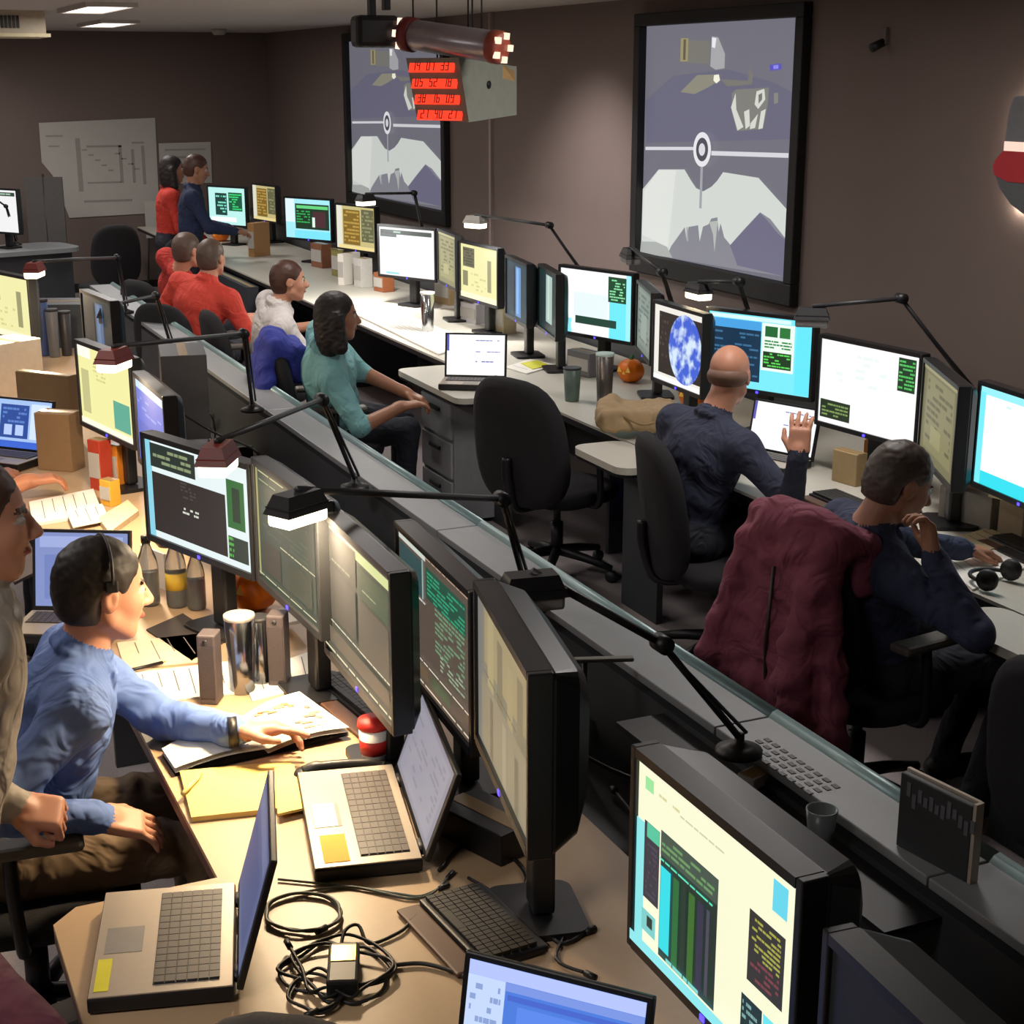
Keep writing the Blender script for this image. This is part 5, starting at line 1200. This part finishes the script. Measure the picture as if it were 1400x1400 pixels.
# pumpkins
def pumpkin(label, pos, r=.07):
    t = thing('pumpkin', label, 'pumpkin', pos, 0, 'halloween pumpkins'); m = MB()
    def fn(u, v):
        a = 2 * math.pi * u; b = math.pi * (v - .5); k = r * (1 - .09 * abs(math.sin(a * 4)) ** .6) * math.cos(b) ** .8 if abs(v - .5) < .499 else 0
        return (k * math.cos(a), k * math.sin(a), r * .82 + r * .82 * math.sin(b))
    m.grid(fn, 32, 12, ORANGE).build('pumpkin_shell', t)
    MB().tube([(0, 0, r * 1.58), (.004, 0, r * 1.75), (.012, 0, r * 1.9)], [r * .16, r * .11, r * .1], GREENM, n=8).build('stem', t)
    m = MB()
    for x, z, s in ((-.35, .22, .2), (.35, .22, .2), (0, -.02, .13)):
        m.add([(x * r - s * r, 0, (z - s) * r), (x * r + s * r, 0, (z - s) * r), (x * r, 0, (z + s) * r)], [(0, 1, 2)], mat('pumpkin_face', '#ffd25a', .5), False, TR((0, 0, r * .82), rz=D(-60)) @ TR((0, -r * .97, 0)))
    m.build('carved_face', t)
pumpkin('orange pumpkin on the far desk below the white cyan monitor', P(862, 522, ZD), .075)
pumpkin('orange pumpkin half hidden beside the bald man', P(946, 556, ZD), .07)
pumpkin('orange pumpkin behind the steel travel mug', P(347, 832, ZD), .085)
pumpkin('orange pumpkin at the far end before the teal monitor', P(302, 330, ZD), .09)
# things on the far desk
flatsheet('paper_sheet', 'long row of bright white papers on the far desk', 'paper', [(488, 432), (600, 486), (650, 470), (540, 425)], ZD + .001, PAPER, .01, 9)
flatsheet('paper_sheet', 'white paper beside the far laptop', 'paper', [(690, 503), (720, 512), (760, 500), (725, 492)], ZD + .001, PAPER, .006, 3)
flatsheet('paper_sheet', 'yellow highlighted note beside the far laptop', 'paper', [(712, 497), (728, 505), (752, 500), (735, 493)], ZD + .008, mat('lime_note', '#d8d838', .7), .003, 0)
flatsheet('paper_sheet', 'white papers under the headphones at the right edge', 'paper', [(1270, 760), (1330, 808), (1420, 770), (1340, 735)], ZD + .001, PAPER, .006, 6)
flatsheet('paper_sheet', 'tan printed paper above the headphones', 'paper', [(1300, 738), (1330, 758), (1395, 742), (1350, 722)], ZD + .008, mat('tan_paper', '#d8c8a0', .8), .003, 4)
flatsheet('paper_sheet', 'white paper in front of the man in navy polo', 'paper', [(1235, 730), (1262, 775), (1300, 765), (1268, 720)], ZD + .001, PAPER, .004, 4)
p = P(1362, 668, ZD); 
t = thing('sticky_note', 'pale yellow sticky note hanging under the aqua bordered monitor', 'note', P(1371, 672, .9), D(-75)); MB().box((-.055, -.003, -.03), (.055, 0, .03), mat('pale_sticky', '#e8e2b0', .8)).build('sheet', t)
t = thing('headphones', 'black headphones lying on papers at the right edge', 'headphones', P(1362, 797, ZD + .012), D(20))
MB().tube([(.075 * math.cos(a_), .085 * math.sin(a_), .02) for a_ in [math.pi * (.0 + i / 14) for i in range(15)]], .007, BLK, n=8).build('headband', t)
for s in (-1, 1): MB().lathe([(0, -.014), (.034, -.014), (.036, 0), (.03, .014), (0, .014)], BLK, 16, TR((s * .075, -.01, .03), ry=math.pi / 2)).build('ear_cup', t)
# brown paper bag, cardboard boxes, file holders
t = thing('paper_bag', 'crumpled brown paper bag on the far desk beside the dark tumbler', 'bag', P(872, 585, ZD + .032), D(-20))
s_ = Soft(); s_.rbox((0, 0, .055), (.16, .1, .03), .02, 'c', k=.03, fold=.02); s_.cap((-.17, -.04, .05), (-.1, .1, .1), .03, .04, 'c', k=.04, fold=.012); s_.cap((.1, .1, .08), (.18, -.06, .04), .03, .03, 'c', k=.04, fold=.012)
me = s_.mesh('bag_paper', .01, {'c': mat('kraft_paper', '#a58d6a', .8, scale=20)}, fold_len=.07); o = bpy.data.objects.new('bag_body', me); COL.objects.link(o); o.parent = t
MB().tube(spline([(-.1, -.1, .09), (0, -.16, .05), (.12, -.13, .08)]), .006, mat('kraft_twine', '#8a7350', .8), n=6).build('bag_handle', t)
def carton(label, pos, rz, w, d, h, mt=CARD, cat='box', name='cardboard_box', flap=True, group=None):
    t = thing(name, label, cat, pos, rz, group); MB().box((-w / 2, -d / 2, 0), (w / 2, d / 2, h), mt, bev=.003).build('box_body', t)
    if flap: MB().box((-w * .45, -d / 2 - .003, h * .25), (w * .45, -d / 2, h * .75), PAPERG).build('front_label', t)
    MB().box((-w / 2, -.02, h), (w / 2, .02, h + .0012), mat('packing_tape', '#a58a60', .3)).build('seam_tape', t); return t
carton('tan box with orange spine under the white monitor right of bald man', P(1160, 660, ZD), D(-80), .13, .06, .13, mat('tan_box', '#a58e66', .7), flap=False)
carton('orange carton beside the tan box under the white monitor', P(1192, 640, ZD), D(-80), .05, .06, .12, mat('orange_box', '#d8842a', .7), flap=False)
carton('grey file box at the right edge under the aqua monitor', P(1330, 715, ZD), D(-75), .22, .12, .13, mat('grey_box', '#8d8a84', .7), flap=False)
carton('cream card box at the right end of the grey file box', P(1395, 728, ZD), D(-75), .1, .14, .16, mat('cream_box', '#a89a80', .7), flap=False)
carton('grey desk organiser behind the pumpkin on the far desk', P(800, 512, ZD), D(-80), .2, .1, .13, mat('organiser_grey', '#6d6d70', .5), name='desk_organiser', cat='organiser')
carton('tan file holder beneath the yellow monitor on the far desk', P(612, 415, ZD), D(-80), .2, .1, .2, mat('tan_holder', '#a89068', .6), name='file_holder', cat='organiser')
carton('beige file holder right of the steel tumbler on the far desk', P(690, 455, ZD), D(-80), .12, .1, .2, mat('beige_holder', '#b5a888', .6), name='file_holder', cat='organiser')
carton('white small box below the pale yellow monitor on the far desk', P(650, 440, ZD), D(-80), .2, .12, .13, mat('white_box', '#c9c9cc', .6))
carton('orange patterned box under the all white monitor', P(525, 398, ZD), D(-80), .14, .1, .14, mat('rust_box', '#a0603c', .6))
carton('white desk organiser under the all white monitor', P(497, 392, ZD), D(-80), .12, .1, .22, mat('white_org', '#cfcfca', .6), name='desk_organiser', cat='organiser')
carton('brown carton behind the man in white on the far desk', P(440, 365, ZD), D(-80), .2, .1, .2, mat('brown_carton', '#8a5a40', .7))
carton('olive picture card beside the brown carton behind the man in white', P(462, 378, ZD), D(-80), .18, .02, .22, mat('olive_card', '#8f8a50', .7), name='picture_card', cat='card')
carton('white binder standing on the far desk near the white shirt', P(478, 388, ZD), D(-60), .06, .2, .24, PAPER, name='standing_binder', cat='binder')
carton('tan upright folder between the far amber monitors', P(355, 350, ZD), D(-60), .08, .2, .3, mat('tan_folder', '#b58a5a', .7), name='standing_folder', cat='folder')
carton('dark cabinet front at the far end of the far row', (3.12, 12.55, 0), D(-90), 1.2, .1, .7, mat('dark_cabinet', '#2d3138', .5), name='low_cabinet', cat='cabinet', flap=False)
# things in the far part of the near row (left edge)
carton('brown cardboard sheet box beside the left edge laptop', P(70, 600, ZD), D(-50), .3, .06, .3, CARD, flap=False)
carton('lighter brown carton in front of the cardboard sheet box', P(85, 640, ZD), D(-40), .16, .1, .24, mat('light_carton', '#9a7c58', .8), flap=False)
carton('red snack box under the pale yellow monitor', P(140, 668, ZD), D(-60), .07, .06, .2, mat('snack_red', '#b8402a', .6))
carton('orange snack box right of the red snack box', P(163, 664, ZD), D(-60), .07, .06, .17, mat('snack_orange', '#d8862a', .6))
carton('yellow snack bag box in front of the red snack box', P(152, 690, ZD), D(-60), .06, .05, .1, mat('snack_yellow', '#d8a83a', .6))
carton('white carton stack of papers at the left edge', P(12, 545, ZD), D(-60), .22, .28, .3, mat('paper_stack_white', '#d5d0c4', .8), name='paper_stack', cat='paper stack')
carton('short paper stack leaning on the white stack at the left edge', P(25, 590, ZD), D(-50), .2, .2, .06, mat('paper_stack_cream', '#cfc2b0', .8), name='paper_stack', cat='paper stack')
for i, (x, y, h_, c_) in enumerate(((48, 486, .3, '#8f9096'), (62, 486, .33, '#4f66a0'), (75, 488, .28, '#6f6f72'), (92, 486, .26, '#3b3b40'))):
    tumbler(['pale grey tall bin in the left clutter row', 'blue tall bin in the left clutter row', 'mid grey tall bin in the left clutter row', 'dark tall bin in the left clutter row'][i], (x, y), h_, .036, mat('bin_%d' % i, c_, .4), DK, group='tall bins')
carton('dark grey printer on the ledge side left of the red shirts', P(100, 470, ZD), D(-20), .34, .3, .26, mat('printer_dark', '#43484c', .5), name='printer', cat='printer', flap=False)
carton('grey monitor box behind the angled blue window monitor', P(255, 590, ZD), D(-100), .34, .2, .38, mat('old_monitor_grey', '#4d4f52', .5), name='equipment_case', cat='equipment', flap=False)
flatsheet('paper_sheet', 'white open notebook below the left edge laptop', 'paper', [(40, 690), (45, 720), (140, 705), (128, 672)], ZD + .001, PAPER, .012, 5)
flatsheet('paper_sheet', 'cream paper stack beside the snack boxes', 'paper', [(135, 715), (150, 735), (190, 705), (175, 690)], ZD + .001, mat('cream_stack', '#d8c4a0', .8), .02, 0)
flatsheet('paper_sheet', 'white crumpled paper between the snack boxes and laptop', 'paper', [(90, 700), (100, 722), (150, 712), (140, 690)], ZD + .014, PAPER, .004, 3)
flatsheet('mouse_pad', 'black tablet pad at the left edge behind the laptop', 'mouse pad', [(5, 770), (20, 800), (60, 780), (40, 745)], ZD + .001, mat('black_pad', '#241a20', .6), .01)
t = thing('white_card', 'white card with a green mark under the dark screen monitor', 'card', P(212, 800, ZD), D(-70)); MB().box((-.07, -.004, 0), (.07, .004, .12), PAPER).build('sheet', t); MB().box((-.05, -.006, .05), (.0, -.004, .09), GREENM).build('green_mark', t)
flatsheet('paper_sheet', 'white box lid beneath the dark green monitor', 'paper', [(375, 840), (385, 858), (420, 850), (400, 828)], ZD + .04, PAPER, .01, 0)
# back-left furniture
t = thing('curved_counter', 'grey curved counter top at the far left back', 'desk', P(35, 338, .74), D(15))
MB().prism(rrect(-.9, -.35, .45, .35, .2), -.04, 0, CONS).build('counter_top', t); MB().box((-.8, -.25, -.739), (.35, .25, -.041), CONSD).build('counter_body', t)
t = thing('partition_screen', 'grey folding partition standing at the far wall left', 'partition', (2.05, 16.9, 0), D(-20))
for i in range(2): MB().box((i * .2, -.015, .05), (i * .2 + .19, .015, 1.3), mat('partition_grey', '#575452', .8), bev=.004).build('partition_panel', t)
MB().tube([(.195, 0, .0), (.195, 0, 1.33)], .012, DGR, n=8).build('partition_post', t)
t = thing('easel_paper', 'pale paper hanging beside the far standing woman', 'paper', PY(210, 300, 17.25), 0); MB().box((-.09, 0, -.2), (.09, .006, .2), PAPERG).build('sheet', t)
MB().tube([(-.06, .02, -.2), (-.1, .05, -(PY(210, 300, 17.25).z))], .01, DGR, n=6).tube([(.06, .02, -.2), (.1, .05, -(PY(210, 300, 17.25).z))], .01, DGR, n=6).build('stand_leg', t)
# ledge clutter
a, b = P(1224, 1054, .945), P(1322, 1102, .945)
dd = b - a; t = thing('name_sign', 'dark framed sign plate standing on the grey ledge, lower right', 'sign', ((a.x + b.x) / 2 + .02, (a.y + b.y) / 2, ZL), math.atan2(dd.y, dd.x))
w_ = dd.length; MB().box((-w_ / 2, -.006, .0), (w_ / 2, .012, .165), mat('sign_dark', '#2f3133', .4), bev=.003).build('sign_plate', t)
MB().box((-w_ / 2, .012, .155), (w_ / 2, .02, .17), ALU).build('top_rail', t); MB().box((w_ / 2, -.004, .0), (w_ / 2 + .008, .018, .17), ALU).build('side_rail', t)
m = MB(); r = random.Random(2)
for i in range(12): m.box((-w_ / 2 + .02 + i * .015, -.0075, .11 + r.uniform(-.012, .012)), (-w_ / 2 + .03 + i * .015, -.006, .14 + r.uniform(-.012, .012)), mat('sign_faded', '#54565a', .5))
m.build('worn_marks', t)
lathe_thing('ledge_cup', 'grey translucent cup standing behind the foreground monitor', 'cup', P(1130, 1165, .62), [('cup_body', [(0, 0), (.02, 0), (.034, .11), (.031, .11), (0, .02)], mat('smoke_cup', '#7d8a8c', .3))])
bpy.data.objects['ledge_cup'].location = (1.79, 2.4, .7165)
carton('small white box lying behind the foreground monitor', P(1030, 1072, .716), D(20), .06, .05, .03, mat('white_plug', '#b9b6b0', .6), flap=False)
# shelf and cables in the gap behind the near monitors
t = thing('cable_tray', 'black cable tray between near desk and grey ledge', 'tray', (1.735, .9, 0))
MB().box((-.3, 0, .45), (.11, 8.7, .47), BLK).build('tray_floor', t)
for y in [i * .9 for i in range(10)]: MB().box((-.3, y, .47), (.11, y + .03, .56), BLK).build('tray_rib', t)
r = random.Random(12)
for i in range(9):
    y = 2.0 + i * .75
    cable(['black power cord in the tray behind the foreground monitor', 'cord in the tray behind the thick dark monitor', 'cord in the tray behind the green text monitor', 'cord in the tray behind the olive monitor', 'cord in the tray behind the dark green monitor', 'cord in the tray behind the framed monitor', 'cord in the tray behind the blue window monitor', 'cord in the tray behind the pale yellow monitor', 'cord at the far end of the tray'][i],
          [(1.3, y, .95), (1.5, y + .05, .80), (1.66, y + r.uniform(-.1, .1), .72), (1.72, y + r.uniform(0, .3), .50), (1.76, y + .5, .49)], .005, r.choice([CABLE, CABLE, CABLEG]), group='cords in the tray')
for i, (x, y, lab) in enumerate(((800, 905, 'grey metal strip behind the thick dark monitor'),)):
    p = P(x, y, .8); t = thing('metal_strip', lab, 'bracket', p, D(-20)); MB().box((-.13 + i * .05, -.012, 0), (.13 - i * .05, .012, .012), mat('dull_strip', '#6a675f', .5), bev=.004).build('strip', t); MB().tube([(0, 0, 0), (0, 0, -(p.z - .47))], .008, DGR, n=6).build('strip_post', t)

carton('added black box standing in for the shadow under the thick dark monitor', P(668, 1150, ZD), D(-70), .2, .12, .07, BLK, name='shadow_filler_box', cat='equipment', flap=False)  # added black box, darkens the shadowed clutter under the monitor
